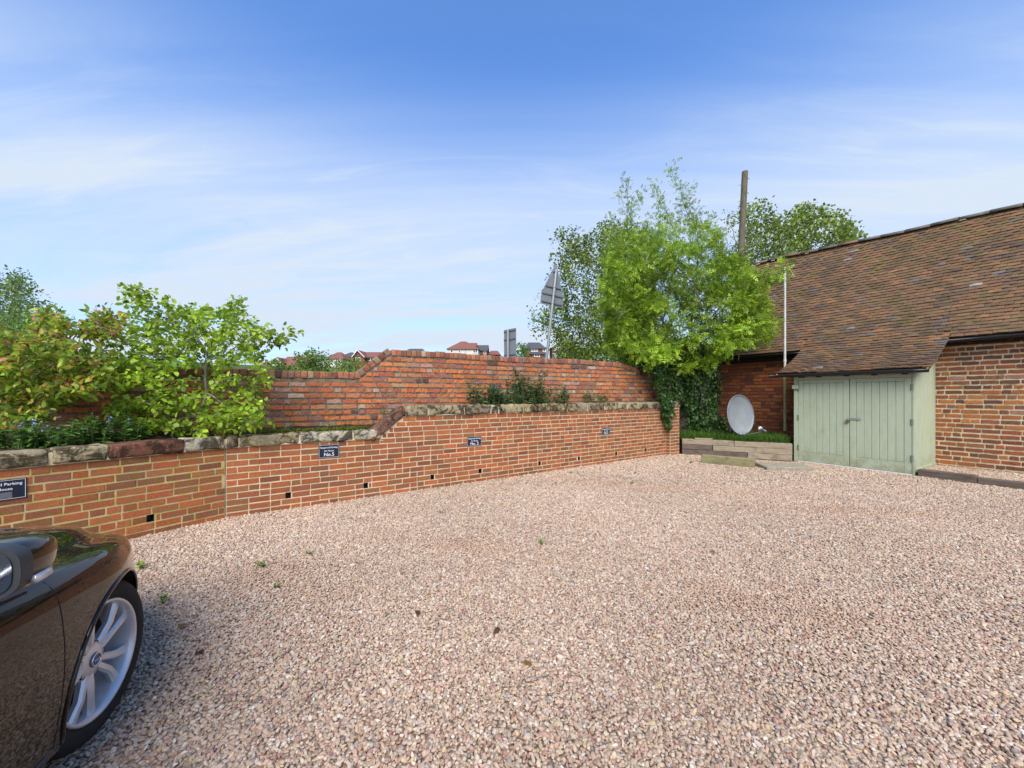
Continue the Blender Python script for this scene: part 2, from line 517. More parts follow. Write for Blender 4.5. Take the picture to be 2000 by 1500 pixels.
# gravel stones, instanced on points: nobody could count them
def m_gravel():
    t = NT('pink and buff gravel stone')
    c = t.attr('scol', 'INSTANCER')
    c = t.mix(1.0, c, t.grey(t.ramp(t.noise(95, 4, .6), .3, .7, .78, 1.22, False)), 'MULTIPLY')
    t.base(c); t.p(rough=.82, spec=.25); t.bump(t.noise(260, 3, .6), .25, .002)
    return t.m
MAT['gravel'] = m_gravel()
stone_col = bpy.data.collections.new('gravel shapes')
for k in range(9):
    bm = bmesh.new()
    bmesh.ops.create_icosphere(bm, subdivisions=2 if k < 6 else 1, radius=1.0)
    o3 = Vector((k * 5.1, k * 2.3, 1.7))
    sx, sy, sz = (1.25, .9, .62) if k % 3 == 0 else ((1.0, .85, .7) if k % 3 == 1 else (1.45, .75, .55))
    planes = [(Vector((rnd.gauss(0,1), rnd.gauss(0,1), rnd.gauss(0,1))).normalized(), rnd.uniform(.6, .85)) for _ in range(8)]
    for v in bm.verts:
        p = v.co.copy()
        for n_, d_ in planes:                               # knock facets off the pebble
            e = p.dot(n_) - d_
            if e > 0: p -= n_ * e * .9
        p += Vector(mnoise.noise_vector(p * 1.6 + o3)) * .10
        v.co = Vector((p.x * sx, p.y * sy, p.z * sz))
    me = bpy.data.meshes.new('gravel_shape'); bm.to_mesh(me); bm.free()
    me.materials.append(MAT['gravel'])
    me.polygons.foreach_set('use_smooth', [k % 3 == 1] * len(me.polygons))
    stone_col.objects.link(bpy.data.objects.new('gravel_shape', me))

def gravel_points():
    P, S, LO = [], [], []
    y = .35
    wa, wd = np.array(WA[:2]), np.array(WD[:2]); wn_ = np.array((-WD.y, WD.x))
    la, ld = np.array(WL0[:2]), np.array(LD[:2]); ln_ = np.array((-LD.y, LD.x))
    while y < 11.2:
        sp = .0195 if y < 3 else .0195 + (y - 3) * .0021
        x0, x1 = -1.55 * y - 1.0, 1.5 * y + 2.6
        xs_ = np.arange(x0, x1, sp) + rng.uniform(-.5, .5) * sp
        px = xs_ + rng.normal(0, .36, xs_.size) * sp
        py = y + rng.normal(0, .36, xs_.size) * sp
        P.append(np.stack([px, py], 1)); S.append(np.full(xs_.size, sp)); LO.append(np.zeros(xs_.size))
        if y < 6.5:                                             # a lower layer shows between the upper stones
            P.append(np.stack([xs_ + sp * .5 + rng.normal(0, .3, xs_.size) * sp, y + sp * .45 + rng.normal(0, .3, xs_.size) * sp], 1)); S.append(np.full(xs_.size, sp)); LO.append(np.ones(xs_.size))
        y += sp * .87
    P = np.concatenate(P); S = np.concatenate(S); LO = np.concatenate(LO)
    d1 = (P - wa) @ wn_; t1 = (P - wa) @ wd
    d2 = (P - la) @ ln_; t2 = (P - la) @ ld
    bx = (P - np.array(B_O[:2])) @ np.array(BX[:2]); by = (P - np.array(B_O[:2])) @ np.array(BY[:2])
    keep = ((d1 < .02) | (t1 > W_LEN + .35)) & ((d2 < .02) | (t2 > L_LEN)) & (by < -.02)
    keep &= (by < SY - .02) | (bx > SX1 + .02)
    s0 = np.array((4.34, 9.95)); s1 = np.array((6.25, 8.70)); sd = (s1 - s0) / np.linalg.norm(s1 - s0)
    sn = np.array((-sd[1], sd[0]))
    keep &= ~((((P - s0) @ sn) > .05) & (bx < SX0 + .05))
    raised = (by > SY + .05) & (bx > SX1)
    P, S, raised, LO = P[keep], S[keep], raised[keep], LO[keep]
    n = len(P)
    z = rng.uniform(-.004, .005, n) + .08 * raised - .008 * LO
    # shallow wheel ruts and heaps
    for i in range(n):
        z[i] += .010 * mnoise.noise((P[i, 0] * .9, P[i, 1] * .9, 0)) + .006 * mnoise.noise((P[i, 0] * 4, P[i, 1] * 4, 3))
    scl = S * rng.choice([.40, .48, .56, .66, .80], n, p=[.2, .28, .28, .18, .06])
    big = rng.random(n) < .006
    scl[big] *= 1.5
    rot = np.stack([rng.normal(0, .45, n), rng.normal(0, .45, n), rng.uniform(0, 6.28, n)], 1)
    pal = np.array([(.52,.37,.27),(.47,.325,.24),(.56,.44,.34),(.43,.27,.20),(.58,.49,.40),(.38,.30,.235),(.50,.39,.27),(.36,.205,.16),(.62,.56,.48),(.27,.215,.18),(.52,.39,.23),(.45,.36,.31)])
    pr = np.array([.17,.16,.15,.11,.07,.08,.11,.05,.015,.04,.035,.04]); pr = pr / pr.sum()
    c = pal[rng.choice(len(pal), n, p=pr)] * rng.uniform(.78, 1.02, n)[:, None] * np.array((1.0, .99, .95))
    patch = np.array([mnoise.noise((P[i, 0] * .55, P[i, 1] * .55, 9)) + .5 * mnoise.noise((P[i, 0] * 1.7, P[i, 1] * 1.7, 4)) for i in range(n)])
    c *= (1 + .10 * patch)[:, None]
    # worn places where the sandy base shows through and dusts the stones
    worn = np.zeros(n)
    for qx, qy, rx, ry in ((900, 1062, .75, .22), (1330, 955, 1.6, .30), (1180, 940, .9, .2), (560, 1130, .5, .3), (1700, 1000, 1.3, .22), (1500, 1180, .6, .35)):
        g = G(qx, qy); dx = (P[:, 0] - g.x); dy = (P[:, 1] - g.y) + .25 * dx
        worn = np.maximum(worn, np.exp(-(dx / rx) ** 2 - (dy / ry) ** 2))
    worn *= np.clip(.65 + .8 * np.array([mnoise.noise((P[i, 0] * 3, P[i, 1] * 3, 14)) for i in range(n)]), 0, 1)
    c = c * (1 - .6 * worn)[:, None] + np.array((.46, .29, .19)) * (.6 * worn)[:, None]
    scl *= 1 - .25 * worn
    me = bpy.data.meshes.new('gravel_stones')
    me.vertices.add(n)
    me.vertices.foreach_set('co', np.concatenate([P, z[:, None]], 1).astype(np.float32).ravel())
    a = me.attributes.new('scol', 'FLOAT_COLOR', 'POINT'); a.data.foreach_set('color', np.concatenate([np.clip(c, 0, 1), np.ones((n, 1))], 1).astype(np.float32).ravel())
    a = me.attributes.new('srot', 'FLOAT_VECTOR', 'POINT'); a.data.foreach_set('vector', rot.astype(np.float32).ravel())
    a = me.attributes.new('sscl', 'FLOAT', 'POINT'); a.data.foreach_set('value', scl.astype(np.float32))
    a = me.attributes.new('sidx', 'INT', 'POINT'); a.data.foreach_set('value', rng.integers(0, 9, n).astype(np.int32))
    print('gravel stones', n)
    return me
def gn_instance(o, coll):
    ng = bpy.data.node_groups.new('scatter', 'GeometryNodeTree')
    ng.interface.new_socket('Geometry', in_out='INPUT', socket_type='NodeSocketGeometry')
    ng.interface.new_socket('Geometry', in_out='OUTPUT', socket_type='NodeSocketGeometry')
    gi, go = ng.nodes.new('NodeGroupInput'), ng.nodes.new('NodeGroupOutput')
    ip = ng.nodes.new('GeometryNodeInstanceOnPoints')
    ci = ng.nodes.new('GeometryNodeCollectionInfo')
    ci.inputs['Collection'].default_value = coll
    ci.inputs['Separate Children'].default_value = True
    ci.inputs['Reset Children'].default_value = True
    def nattr(name, ty):
        n = ng.nodes.new('GeometryNodeInputNamedAttribute'); n.data_type = ty; n.inputs['Name'].default_value = name
        return [q for q in n.outputs if q.enabled and q.name == 'Attribute'][0]
    ip.inputs['Pick Instance'].default_value = True
    e2r = ng.nodes.new('FunctionNodeEulerToRotation')
    ng.links.new(nattr('srot', 'FLOAT_VECTOR'), e2r.inputs[0])
    ng.links.new(gi.outputs[0], ip.inputs['Points'])
    ng.links.new(ci.outputs[0], ip.inputs['Instance'])
    ng.links.new(nattr('sidx', 'INT'), ip.inputs['Instance Index'])
    ng.links.new(e2r.outputs[0], ip.inputs['Rotation'])
    ng.links.new(nattr('sscl', 'FLOAT'), ip.inputs['Scale'])
    ng.links.new(ip.outputs[0], go.inputs[0])
    md = o.modifiers.new('scatter', 'NODES'); md.node_group = ng
gs = link('gravel_stones', gravel_points())
tag(gs, 'loose pink and buff gravel stones covering the yard', 'gravel', kind='stuff')
gn_instance(gs, stone_col)

# raised strip of bed beside the shed
mb = MB()
q = [bworld(SX1 + .02, SY + .05, .078), bworld(9.5, SY + .05, .078), bworld(9.5, .02, .078), bworld(SX1 + .02, .02, .078)]
mb.add(q, [(0, 1, 2, 3)])
tag(mb.build('gravel_strip', bpy.data.materials['gravel bed and far grass']), kind='structure')

# ------------------------------------------------------------------ brickwork
def brick_mesh(L, H, D, bev, jit, seed, mat, fine=False):
    r_ = random.Random(seed)
    X = [-L/2, -L/2 + bev] + ([-L/6, L/6] if fine else []) + [L/2 - bev, L/2]
    Z = [0, bev, H - bev, H]
    nx, nz = len(X), len(Z)
    vs, fs = [], []
    for k, z in enumerate(Z):
        for i, x in enumerate(X):
            ex, ez = i in (0, nx-1), k in (0, nz-1)
            y = bev * .9 if (ex or ez) else 0
            if ex and ez: x *= 1 - bev * .8 / (L/2); z = z + (bev * .8 if k == 0 else -bev * .8); y *= 1.3
            vs.append((x + r_.gauss(0, jit), max(0, y + r_.gauss(0, jit * .8)), z + r_.gauss(0, jit * .8)))
    for k in range(nz-1):
        for i in range(nx-1): fs.append((k*nx+i, k*nx+i+1, (k+1)*nx+i+1, (k+1)*nx+i))
    ring = [i for i in range(nx)] + [k*nx+nx-1 for k in range(1, nz)] + [(nz-1)*nx+i for i in range(nx-2, -1, -1)] + [k*nx for k in range(nz-2, 0, -1)]
    b = len(vs)
    for i in ring: vs.append((vs[i][0], D, vs[i][2]))
    m = len(ring)
    for a in range(m): fs.append((ring[a], b+a, b+(a+1) % m, ring[(a+1) % m]))
    me = bpy.data.meshes.new('brick')
    me.from_pydata(vs, [], fs); me.materials.append(mat)
    return me
def brick_set(gauge, joint, Ls, Lh, D, bev, jit, mat, n=5, fine=False):
    H = gauge - joint
    return {'s': [brick_mesh(Ls - joint, H, D, bev, jit, 31*i+1, mat, fine) for i in range(n)],
            'h': [brick_mesh(Lh - joint, H, D, bev, jit, 17*i+5, mat, fine) for i in range(n)],
            'Ls': Ls - joint, 'Lh': Lh - joint, 'H': H}
def lay(x0, x1, z, Ls, Lh, phead, off, holes=()):
    """cells of one course from x0 to x1: list of (xa, xb)"""
    out, x = [], x0 - off
    while x < x1:
        l = Lh if rnd.random() < phead else Ls
        a, b = max(x, x0), min(x + l, x1)
        segs = [(a, b)]
        for (h0, h1) in holes:
            ns = []
            for (p, q_) in segs:
                if h1 <= p or h0 >= q_: ns.append((p, q_)); continue
                if h0 - p > .02: ns.append((p, h0))
                if q_ - h1 > .02: ns.append((h1, q_))
            segs = ns
        out += [s for s in segs if s[1] - s[0] > .035]
        x += l
    return out
def place_bricks(parent, cells, bset, joint, pal, wts, camloc, mat, maxobj=300, name='brick', yj=.002):
    """cells: (xa, xb, z). The nearest are objects of their own, the others one joined part"""
    M, p_ = Matrix(), parent
    while p_:
        M = Matrix.Translation(p_.location) @ Matrix.Rotation(p_.rotation_euler.z, 4, 'Z') @ M; p_ = p_.parent
    cells = sorted(cells, key=lambda c: (M @ Vector(((c[0]+c[1])/2, 0, c[2])) - camloc).length)
    rest = MB()
    for n, (xa, xb, z) in enumerate(cells):
        l = xb - xa - joint
        kind = 's' if l > (bset['Ls'] + bset['Lh']) / 2 else 'h'
        me = rnd.choice(bset[kind])
        sx = l / bset['Ls' if kind == 's' else 'Lh']
        col = rnd.choices(pal, wts)[0]; f = rnd.uniform(.80, 1.12)
        col = tuple(min(1, c * f * rnd.uniform(.95, 1.05)) for c in col)
        loc = Vector(((xa + xb) / 2, min(.0012, max(-.008, rnd.gauss(-yj * .4, yj))), z))
        sgn = rnd.choice((1, 1, -1)); rz = 0
        if n < maxobj:
            o = link(name, me, parent, loc, (rnd.gauss(0, .004), rnd.gauss(0, .004), rnd.gauss(0, .008)), col)
            o.scale = (sx, 1, 1)
        else:
            join_into(rest, me, Matrix.Translation(loc) @ Matrix.Diagonal((sx, 1, 1, 1)), col)
    if rest.v:
        o = rest.build('far_brickwork', mat, parent)
        o['kind'] = 'stuff'
CAMV = Vector((0, 0, CAMH))
PAL_NEW = [(.335,.108,.040), (.37,.124,.042), (.29,.100,.042), (.25,.106,.044), (.40,.118,.040), (.235,.088,.043), (.32,.130,.050)]
WT_NEW = [5, 4, 4, 3, 3, 2, 2]
BN = brick_set(.08, .0125, .232, .118, .10, .0028, .0012, MAT['brick_new'])
BNM = brick_set(.08, .0135, .232, .118, .10, .003, .0014, MAT['brick_moss'])

# ---- retaining wall, main section
SLOPE0, SLOPE1 = along(WA, WD, 738), along(WA, WD, 792)      # where its top rises
HOLES = [along(WA, WD, p) for p in (563, 714.5, 844.5, 938, 1054, 1131, 1204, 1262)]
def low_top(x):
    if x < SLOPE0: return LOW_BOT
    if x > SLOPE1: return UP_BOT
    return LOW_BOT + (UP_BOT - LOW_BOT) * (x - SLOPE0) / (SLOPE1 - SLOPE0)
def core_with_holes(x0, x1, zs, gauge, holes, hole_course, top, yf, yb, mat, name, parent):
    """mortar body: a back slab and, course by course, a front layer that leaves the weep holes open"""
    mb = MB()
    for i, z in enumerate(zs):
        xa = x0; xb = x1
        # courses above the low part begin where the slope reaches them
        if top(x0) < z + gauge * .5:
            lo, hi = x0, x1
            for _ in range(40):
                mid = (lo + hi) / 2
                if top(mid) < z + gauge * .5: lo = mid
                else: hi = mid
            xa = hi
        cuts = [h for h in holes] if i == hole_course else []
        x = xa
        for h in cuts:
            if h - .032 > x: mb.box(x, h - .032, yf, yf + .09, z, z + gauge)
            x = h + .032
        mb.box(x, xb, yf, yf + .09, z, z + gauge)
        mb.box(xa, xb, yf + .09, yb, z, z + gauge)
    return mb.build(name, mat, parent)
rw = empty('retaining_wall', WA, W_ROT)
tag(rw, 'long red brick retaining wall with pale mortar, stone coping stepping up along it', 'wall')
ZS = [-.02 + .08 * i for i in range(15)]
core_with_holes(0.004, W_LEN, ZS, .08, HOLES, 2, low_top, .0038, .215, MAT['mortar_new'], 'mortar', rw)
cells = []
for i, z in enumerate(ZS):
    x0 = 0.004
    if z + .05 > LOW_BOT: x0 = SLOPE0 + (z + .05 - LOW_BOT) / (UP_BOT - LOW_BOT) * (SLOPE1 - SLOPE0)
    hs = [(h - .028, h + .042) for h in HOLES] if i == 2 else ()
    cells += [(a, b, z + .006) for a, b in lay(x0, W_LEN - .002, z, .232, .118, .16, rnd.uniform(.0, .2) if x0 > .01 else (.0, .116)[i % 2], hs)]
place_bricks(rw, cells, BN, .0125, PAL_NEW, WT_NEW, CAMV, MAT['brick_new'])
def weep(parent, h):  # black lining added so the recess looks dark inside
    m = MB(); x0, x1, z0, z1 = h - .031, h + .031, .1415, .2185
    for (a, b, c, d) in ((x0, x0 + .003, z0, z1), (x1 - .003, x1, z0, z1), (x0 + .003, x1 - .003, z0, z0 + .003), (x0 + .003, x1 - .003, z1 - .003, z1)): m.box(a, b, .006, .088, c, d)
    m.box(x0, x1, .088, .0925, z0, z1); m.build('weep_hole', MAT['black_plastic'], parent)
for h in HOLES: weep(rw, h)
# pier at its end
pier = empty('pier', (0, 0, 0), 0, rw)
PX0, PX1, PYF, PYB = W_LEN + .0, W_LEN + .40, -.135, .27
pm = MB(); pm.box(PX0 + .004, PX1 - .004, PYF + .004, PYB, -.02, UP_BOT + .01)
pm.build('mortar', MAT['mortar_new'], pier)
for i, z in enumerate(ZS):
    offs = [(PX0, PX0 + .232), (PX0 + .232, PX1)] if i % 2 else [(PX0, PX0 + .118), (PX0 + .118, PX0 + .35), (PX0 + .35, PX1)]
    for a, b in offs:
        me = BN['s'][i % 5]
        o = link('brick', me, pier, ((a+b)/2, PYF, z + .006), color=tuple(c * rnd.uniform(.85, 1.1) for c in rnd.choice(PAL_NEW))); o.scale = ((b - a - .012) / BN['Ls'], 1, 1)
    for side, xx in ((-1, PX0), (1, PX1)):                     # returns
        segs = [(PYF + .012, PYF + .118), (PYF + .118, .005 if side < 0 else .1)] + ([] if side < 0 else [(.1, PYB)])
        for a, b in segs:
            o = link('brick', BN['h'][i % 5], pier, (xx, (a+b)/2, z + .006), (0, 0, R(90) if side > 0 else R(-90)), tuple(c * rnd.uniform(.85, 1.1) for c in rnd.choice(PAL_NEW)))
            o.scale = (max(.2, (b - a - .012) / BN['Lh']), .6, 1)

# ---- retaining wall, near section on the left
lw = empty('retaining_wall', WL0, L_ROT)
tag(lw, 'low red brick wall section with yellow stained mortar beside the parked car', 'wall')
NH = [along(WL0, LD, 294), along(WL0, LD, 60)]
ZL = ZS[:11]
for h in NH: weep(lw, h)
core_with_holes(0, L_LEN - .004, ZL, .08, sorted(NH), 2, lambda x: 9, .0038, .215, MAT['mortar_yellow'], 'mortar', lw)
cells = []
for i, z in enumerate(ZL):
    hs = [(h - .028, h + .042) for h in NH] if i == 2 else ()
    cells += [(a, b, z + .006) for a, b in lay(0, L_LEN - .006, z, .232, .118, .14, (.05, .166)[i % 2] + rnd.uniform(-.04, .05), hs)]
place_bricks(lw, cells, BNM, .0135, PAL_NEW, WT_NEW, CAMV, MAT['brick_moss'])

# ---- stone copings: each stone a part
STONE = [(.34,.28,.17), (.40,.33,.19), (.25,.20,.13), (.44,.39,.28), (.36,.28,.15)]
REDST = (.20,.085,.055)
def coping(parent, x0, x1, zb, zt, yf, yb, cols, lens, joint=.012, amp=.017):
    x, k = x0, 0
    while x < x1 - .05:
        l = min(lens[k % len(lens)] * rnd.uniform(.92, 1.08), x1 - x)
        if x1 - (x + l) < .12: l = x1 - x
        me = lumpy(l - joint, yb - yf, zt - zb, max(5, int(l / .06)), 6, 5, .022, amp, 9.0, rnd.randrange(999), MAT['stone'])
        o = link('coping_stone', me, parent, (x + l / 2, (yf + yb) / 2 + rnd.uniform(-.008, .008), zb + rnd.uniform(0, .008)), (0, 0, rnd.gauss(0, .012)), cols[k % len(cols)])
        x += l; k += 1
coping(lw, 0, L_LEN - .01, LOW_BOT - .004, LOW_TOP, -.035, .25, [STONE[0], STONE[1], REDST, STONE[3], STONE[2]], [.5, .36, .62, .44, .40])
xs0 = SLOPE0 + .04
coping(rw, .01, xs0, LOW_BOT - .004, LOW_TOP - .005, -.03, .26, [STONE[2], STONE[1], STONE[3], STONE[3]], [.12, .62, .66, .62], .016)
coping(rw, SLOPE1 - .02, W_LEN + .0, UP_BOT - .006, UP_TOP, -.03, .24, [STONE[0], STONE[0], STONE[2], STONE[3], STONE[1], STONE[4], STONE[0], STONE[2], STONE[1]], [.36, .62, .50, .16, .52, 1.05, .62, .5, .72])
coping(pier, PX0 - .02, PX1 + .02, UP_BOT + .006, UP_TOP + .01, PYF - .02, PYB + .02, [STONE[0]], [.5])
mbm = MB()                                                     # mortar bed and joints between the stones
mbm.box(0, xs0 - .06, -.012, .22, LOW_BOT - .002, LOW_TOP - .03); mbm.box(SLOPE1 + .02, W_LEN - .01, -.012, .2, UP_BOT - .002, UP_TOP - .03)
mbm.build('coping_mortar', MAT['mortar_barn'], rw)
mbm = MB(); mbm.box(0, L_LEN - .01, -.016, .22, LOW_BOT - .002, LOW_TOP - .03); mbm.build('coping_mortar', MAT['mortar_barn'], lw)
mbm = MB()                                                     # mortar fillet under the sloping stone
sp_ = [(SLOPE0 - .08, LOW_BOT - .03), (SLOPE0 + .10, LOW_BOT - .035), (SLOPE1 + .06, UP_BOT - .075), (SLOPE1 + .04, UP_BOT + .02), (SLOPE0 - .06, LOW_BOT + .06)]
mbm.add([(x_, .0015, z_) for x_, z_ in sp_] + [(x_, .2, z_) for x_, z_ in sp_], [(0, 1, 2, 3, 4), (9, 8, 7, 6, 5)] + [(i, i + 5, (i + 1) % 5 + 5, (i + 1) % 5) for i in range(5)])
mbm.build('coping_mortar', MAT['mortar_new'], rw)
sl = math.hypot(SLOPE1 - SLOPE0 + .02, UP_TOP - LOW_TOP + .02)
sa = math.atan2(UP_TOP - LOW_TOP + .02, SLOPE1 - SLOPE0 + .02)
me = lumpy(sl + .12, .28, .13, 9, 5, 5, .02, .008, 8, 77, MAT['stone'])
link('coping_stone', me, rw, ((SLOPE0 + SLOPE1) / 2 - .02, .11, (LOW_BOT + UP_BOT) / 2 + .01), (0, -sa, 0), (.20, .105, .07))

# ---- old garden wall behind
ow = empty('garden_wall', OP, O_ROT)
tag(ow, 'old weathered orange brick garden wall with brick on edge top, behind the planting bed', 'wall')
OS0, OS1 = along(OP, OD, 702), along(OP, OD, 760)
OXL, OXR = -6.0, along(OP, OD, 1292)
OE0 = along(OP, OD, 1215)
OLOW, OUP = 1.905, 2.325
def old_top(x):
    if x < OS0: return OLOW
    if x < OS1: return OLOW + (OUP - OLOW) * (x - OS0) / (OS1 - OS0)
    if x > OE0: return OUP - .02 - (x - OE0) * .22
    return OUP + .012 * math.sin(x * 1.9)
PAL_OLD = [(.54,.165,.052), (.48,.135,.054), (.37,.108,.058), (.13,.062,.052), (.39,.22,.155), (.40,.25,.13), (.44,.17,.072), (.31,.135,.095), (.45,.32,.22)]
WT_OLD = [7, 6, 4, 1.2, 2.4, 1.3, 5, 3, 1]
OG = .094
BO = brick_set(OG, .014, .245, .124, .11, .011, .005, MAT['brick_old'], 7, True)
BOC = .112                                                     # height of the brick on edge course
zo = [.42 + OG * i for i in range(22)]
cells = []
for i, z in enumerate(zo):
    a = OXL
    while a < OXR and old_top(a + .02) - BOC < z + OG * .75: a += .01
    b = OXR
    while b > a and old_top(b - .02) - BOC < z + OG * .75: b -= .01
    if b - a < .3: continue
    cells += [(p, q_, z + .005) for p, q_ in lay(a, b, z, .245, .124, .22 if i % 4 else .7, rnd.uniform(0, .2))]
# leave out what the near wall and the soil hide
cells = [c for c in cells if c[2] > (.80 if c[0] < OS1 + .6 else 1.0)]
place_bricks(ow, cells, BO, .014, PAL_OLD, WT_OLD, CAMV, MAT['brick_old'], yj=.004)
mb = MB()
N = 160
pts = [OXL + (OXR - OXL) * i / N for i in range(N + 1)]
vs, fs = [], []
for x in pts:
    t_ = old_top(x) - .035
    vs += [(x, .0095, .3), (x, .0095, t_), (x, .22, t_), (x, .22, .3)]
for i in range(N):
    for k in range(3): fs.append((4*i+k, 4*(i+1)+k, 4*(i+1)+k+1, 4*i+k+1))
mb.add(vs, fs + [(0, 1, 2, 3), (4*N+3, 4*N+2, 4*N+1, 4*N)])
mb.build('mortar', MAT['mortar_old'], ow)
edge_me = [lumpy(.083, .235, BOC, 5, 5, 5, .007, .006, 14, 300 + i, MAT['brick_old']) for i in range(8)]
x = OXL
while x < OXR - .02:
    z = old_top(x + .045)
    sloped = OS0 < x < OS1
    f_ = rnd.uniform(.5, .95); col = rnd.choices(PAL_OLD, WT_OLD)[0]; g_ = sum(col) / 3; col = tuple((c * .7 + g_ * k_ * .3) * f_ for c, k_ in zip(col, (1.25, .95, .75)))
    if sloped:
        d = (OS1 - OS0); ang = math.atan2(OUP - OLOW, d)
        o = link('edge_brick', rnd.choice(edge_me), ow, (x + .05, .112, z - .105 + .01), (0, -ang, rnd.gauss(0, .02)), col)
        o.scale = (1.3, 1, 1); x += .113 * math.cos(ang)
    else:
        o = link('edge_brick', rnd.choice(edge_me), ow, (x + .045, .112 + rnd.uniform(-.01, .006), z - BOC + rnd.uniform(-.007, .005)), (rnd.gauss(0, .03), rnd.gauss(0, .03), rnd.gauss(0, .02)), col)
        x += .0905

# ---- soil of the planting bed between the walls
mb = MB()
def bed_z(t_): return .965 + .30 * smooth(SLOPE0 - .05, SLOPE1 + .05, t_)
vs, fs, NB = [], [], 90
for i in range(NB + 1):
    t_ = -.02 + (W_LEN + .02) * i / NB
    f = WA + WD * t_ + Vector((-WD.y, WD.x, 0)) * .2
    b = OP + OD * along(OP, OD, CX + F * f.x / f.y) + Vector((-OD.y, OD.x, 0)) * .05
    for j in range(7):
        p = f.lerp(b, j / 6); vs.append((p.x, p.y, bed_z(t_) + .04 * mnoise.noise((p.x * 3, p.y * 3, 1)) + .04 * j / 6))
for i in range(NB):
    for j in range(6):
        a = i * 7 + j; fs.append((a, a + 7, a + 8, a + 1))
mb.add(vs, fs)
vs, fs = [], []
for i in range(21):
    f = WL0 + LD * (L_LEN * i / 20) + Vector((-LD.y, LD.x, 0)) * .2
    px = CX + F * f.x / f.y
    b = OP + OD * max(-6.4, along(OP, OD, px)) + Vector((-OD.y, OD.x, 0)) * .05
    for j in range(7):
        p = f.lerp(b, j / 6); vs.append((p.x, p.y, .955 + .06 * mnoise.noise((p.x * 3, p.y * 3, 1)) + .04 * j / 6))
for i in range(20):
    for j in range(6):
        a = i * 7 + j; fs.append((a, a + 7, a + 8, a + 1))
mb.add(vs, fs)
tag(mb.build('planting_bed_soil', MAT['soil'], smooth=True), kind='structure')

# ------------------------------------------------------------------ parking signs on the wall
def text_mesh(body, size, bold=0.0):
    cu = bpy.data.curves.new('t', 'FONT'); cu.body = body; cu.size = size; cu.align_x = 'CENTER'; cu.align_y = 'CENTER'
    cu.extrude = .0006; cu.offset = bold; cu.resolution_u = 3
    o = bpy.data.objects.new('t', cu); COL.objects.link(o)
    dg = bpy.context.evaluated_depsgraph_get()
    me = bpy.data.meshes.new_from_object(o.evaluated_get(dg))
    bpy.data.objects.remove(o); me.materials.clear(); me.materials.append(MAT['sign_white'])
    return me
def parking_sign(wall, o_, d_, px0, px1, py0, py1, number, label, cut=False):
    x0, x1 = along(o_, d_, px0), along(o_, d_, px1)
    y0 = (o_ + d_ * x0).y; y1 = (o_ + d_ * x1).y; ym = (y0 + y1) / 2
    zt, zb = CAMH - (py0 - HY) / F * ym, CAMH - (py1 - HY) / F * ym
    w, h = x1 - x0, zt - zb
    rot = math.atan2(d_.y, d_.x)
    c = o_ + d_ * ((x0 + x1) / 2); c.z = (zt + zb) / 2
    c = c + Vector((d_.y, -d_.x, 0)) * .006
    s = empty('parking_sign', c, rot)
    tag(s, label, 'sign', 'reserved parking signs')
    mb = MB(); mb.bev(-w/2, w/2, -.003, .003, -h/2, h/2, .001); mb.build('plate', MAT['sign_navy'], s)
    mb = MB(); b, t_ = w * .022, w * .010
    for (a0, a1, c0, c1) in ((-w/2+b, w/2-b, h/2-b-t_, h/2-b), (-w/2+b, w/2-b, -h/2+b, -h/2+b+t_), (-w/2+b, -w/2+b+t_, -h/2+b+t_, h/2-b-t_), (w/2-b-t_, w/2-b, -h/2+b+t_, h/2-b-t_)):
        mb.box(a0, a1, -.0042, -.0031, c0, c1)
    mb.build('border', MAT['sign_white'], s)
    lines = [('Reserved Parking', .118 * w, h * .27), ('for House', .112 * w, h * .03)]
    if number: lines.append((number, .25 * w, -h * .25))
    for body, size, zz in lines:
        link('lettering', text_mesh(body, size, .00022 * w / .2), s, (0, -.0042, zz), (R(90), 0, 0))
    if cut:
        mb = MB(); mb.box(-w*.40, w*.22, -.005, -.0032, -h*.43, -h*.12); mb.build('covered_number', MAT['sign_grey'], s)
    return s
parking_sign(rw, WA, WD, 622, 662.5, 868, 894, 'No.5', 'black parking sign reading No.5, nearest the wall joint')
parking_sign(rw, WA, WD, 912, 940, 852, 871, 'No. 2', 'black parking sign reading No. 2, middle of the long wall')
parking_sign(rw, WA, WD, 1175, 1191, 835, 849, 'No.3', 'small far black parking sign reading No.3, near the ivy')
parking_sign(lw, WL0, LD, -55, 52, 938, 978, None, 'black parking sign with its number blurred out, above the car bonnet', True)

# ------------------------------------------------------------------ brick barn on the right
barn = empty('brick_barn', B_O, B_ROT)
tag(barn, 'long red brick outbuilding with steep old clay tile roof', 'building')
BLEN = 10.5
RY, EY, EZ = 2.486, -.24, 2.60
def ridge_z(x): return 5.96 - .058 * x + .010 * math.sin(x * 1.3 + .5) + .008 * math.sin(x * 3.1)
def roof_pt(x, q):
    """main slope, q = 0 at the eave, 1 at the ridge"""
    zr = ridge_z(x)
    sag = -.05 * math.sin(math.pi * q) * (1 + .4 * math.sin(x * .9)) + .014 * mnoise.noise((x * 1.3, q * 5, 2))
    kick = .06 * max(0, .12 - q) / .12
    return Vector((x, EY + (RY - EY) * q, EZ + (zr - EZ) * q + sag + kick * .3))
CAT0, CAT1 = 2.22, 4.72
CP0, CP1, CP2 = (-1.56, 1.985), (-.42, 2.375), (.196, 3.083)
def cat_pt(x, t):
    a, b, c = (1-t)**2, 2*t*(1-t), t*t
    return Vector((x, a*CP0[0]+b*CP1[0]+c*CP2[0], a*CP0[1]+b*CP1[1]+c*CP2[1] + .012 * math.sin(x * 3.3) * (1-t)))
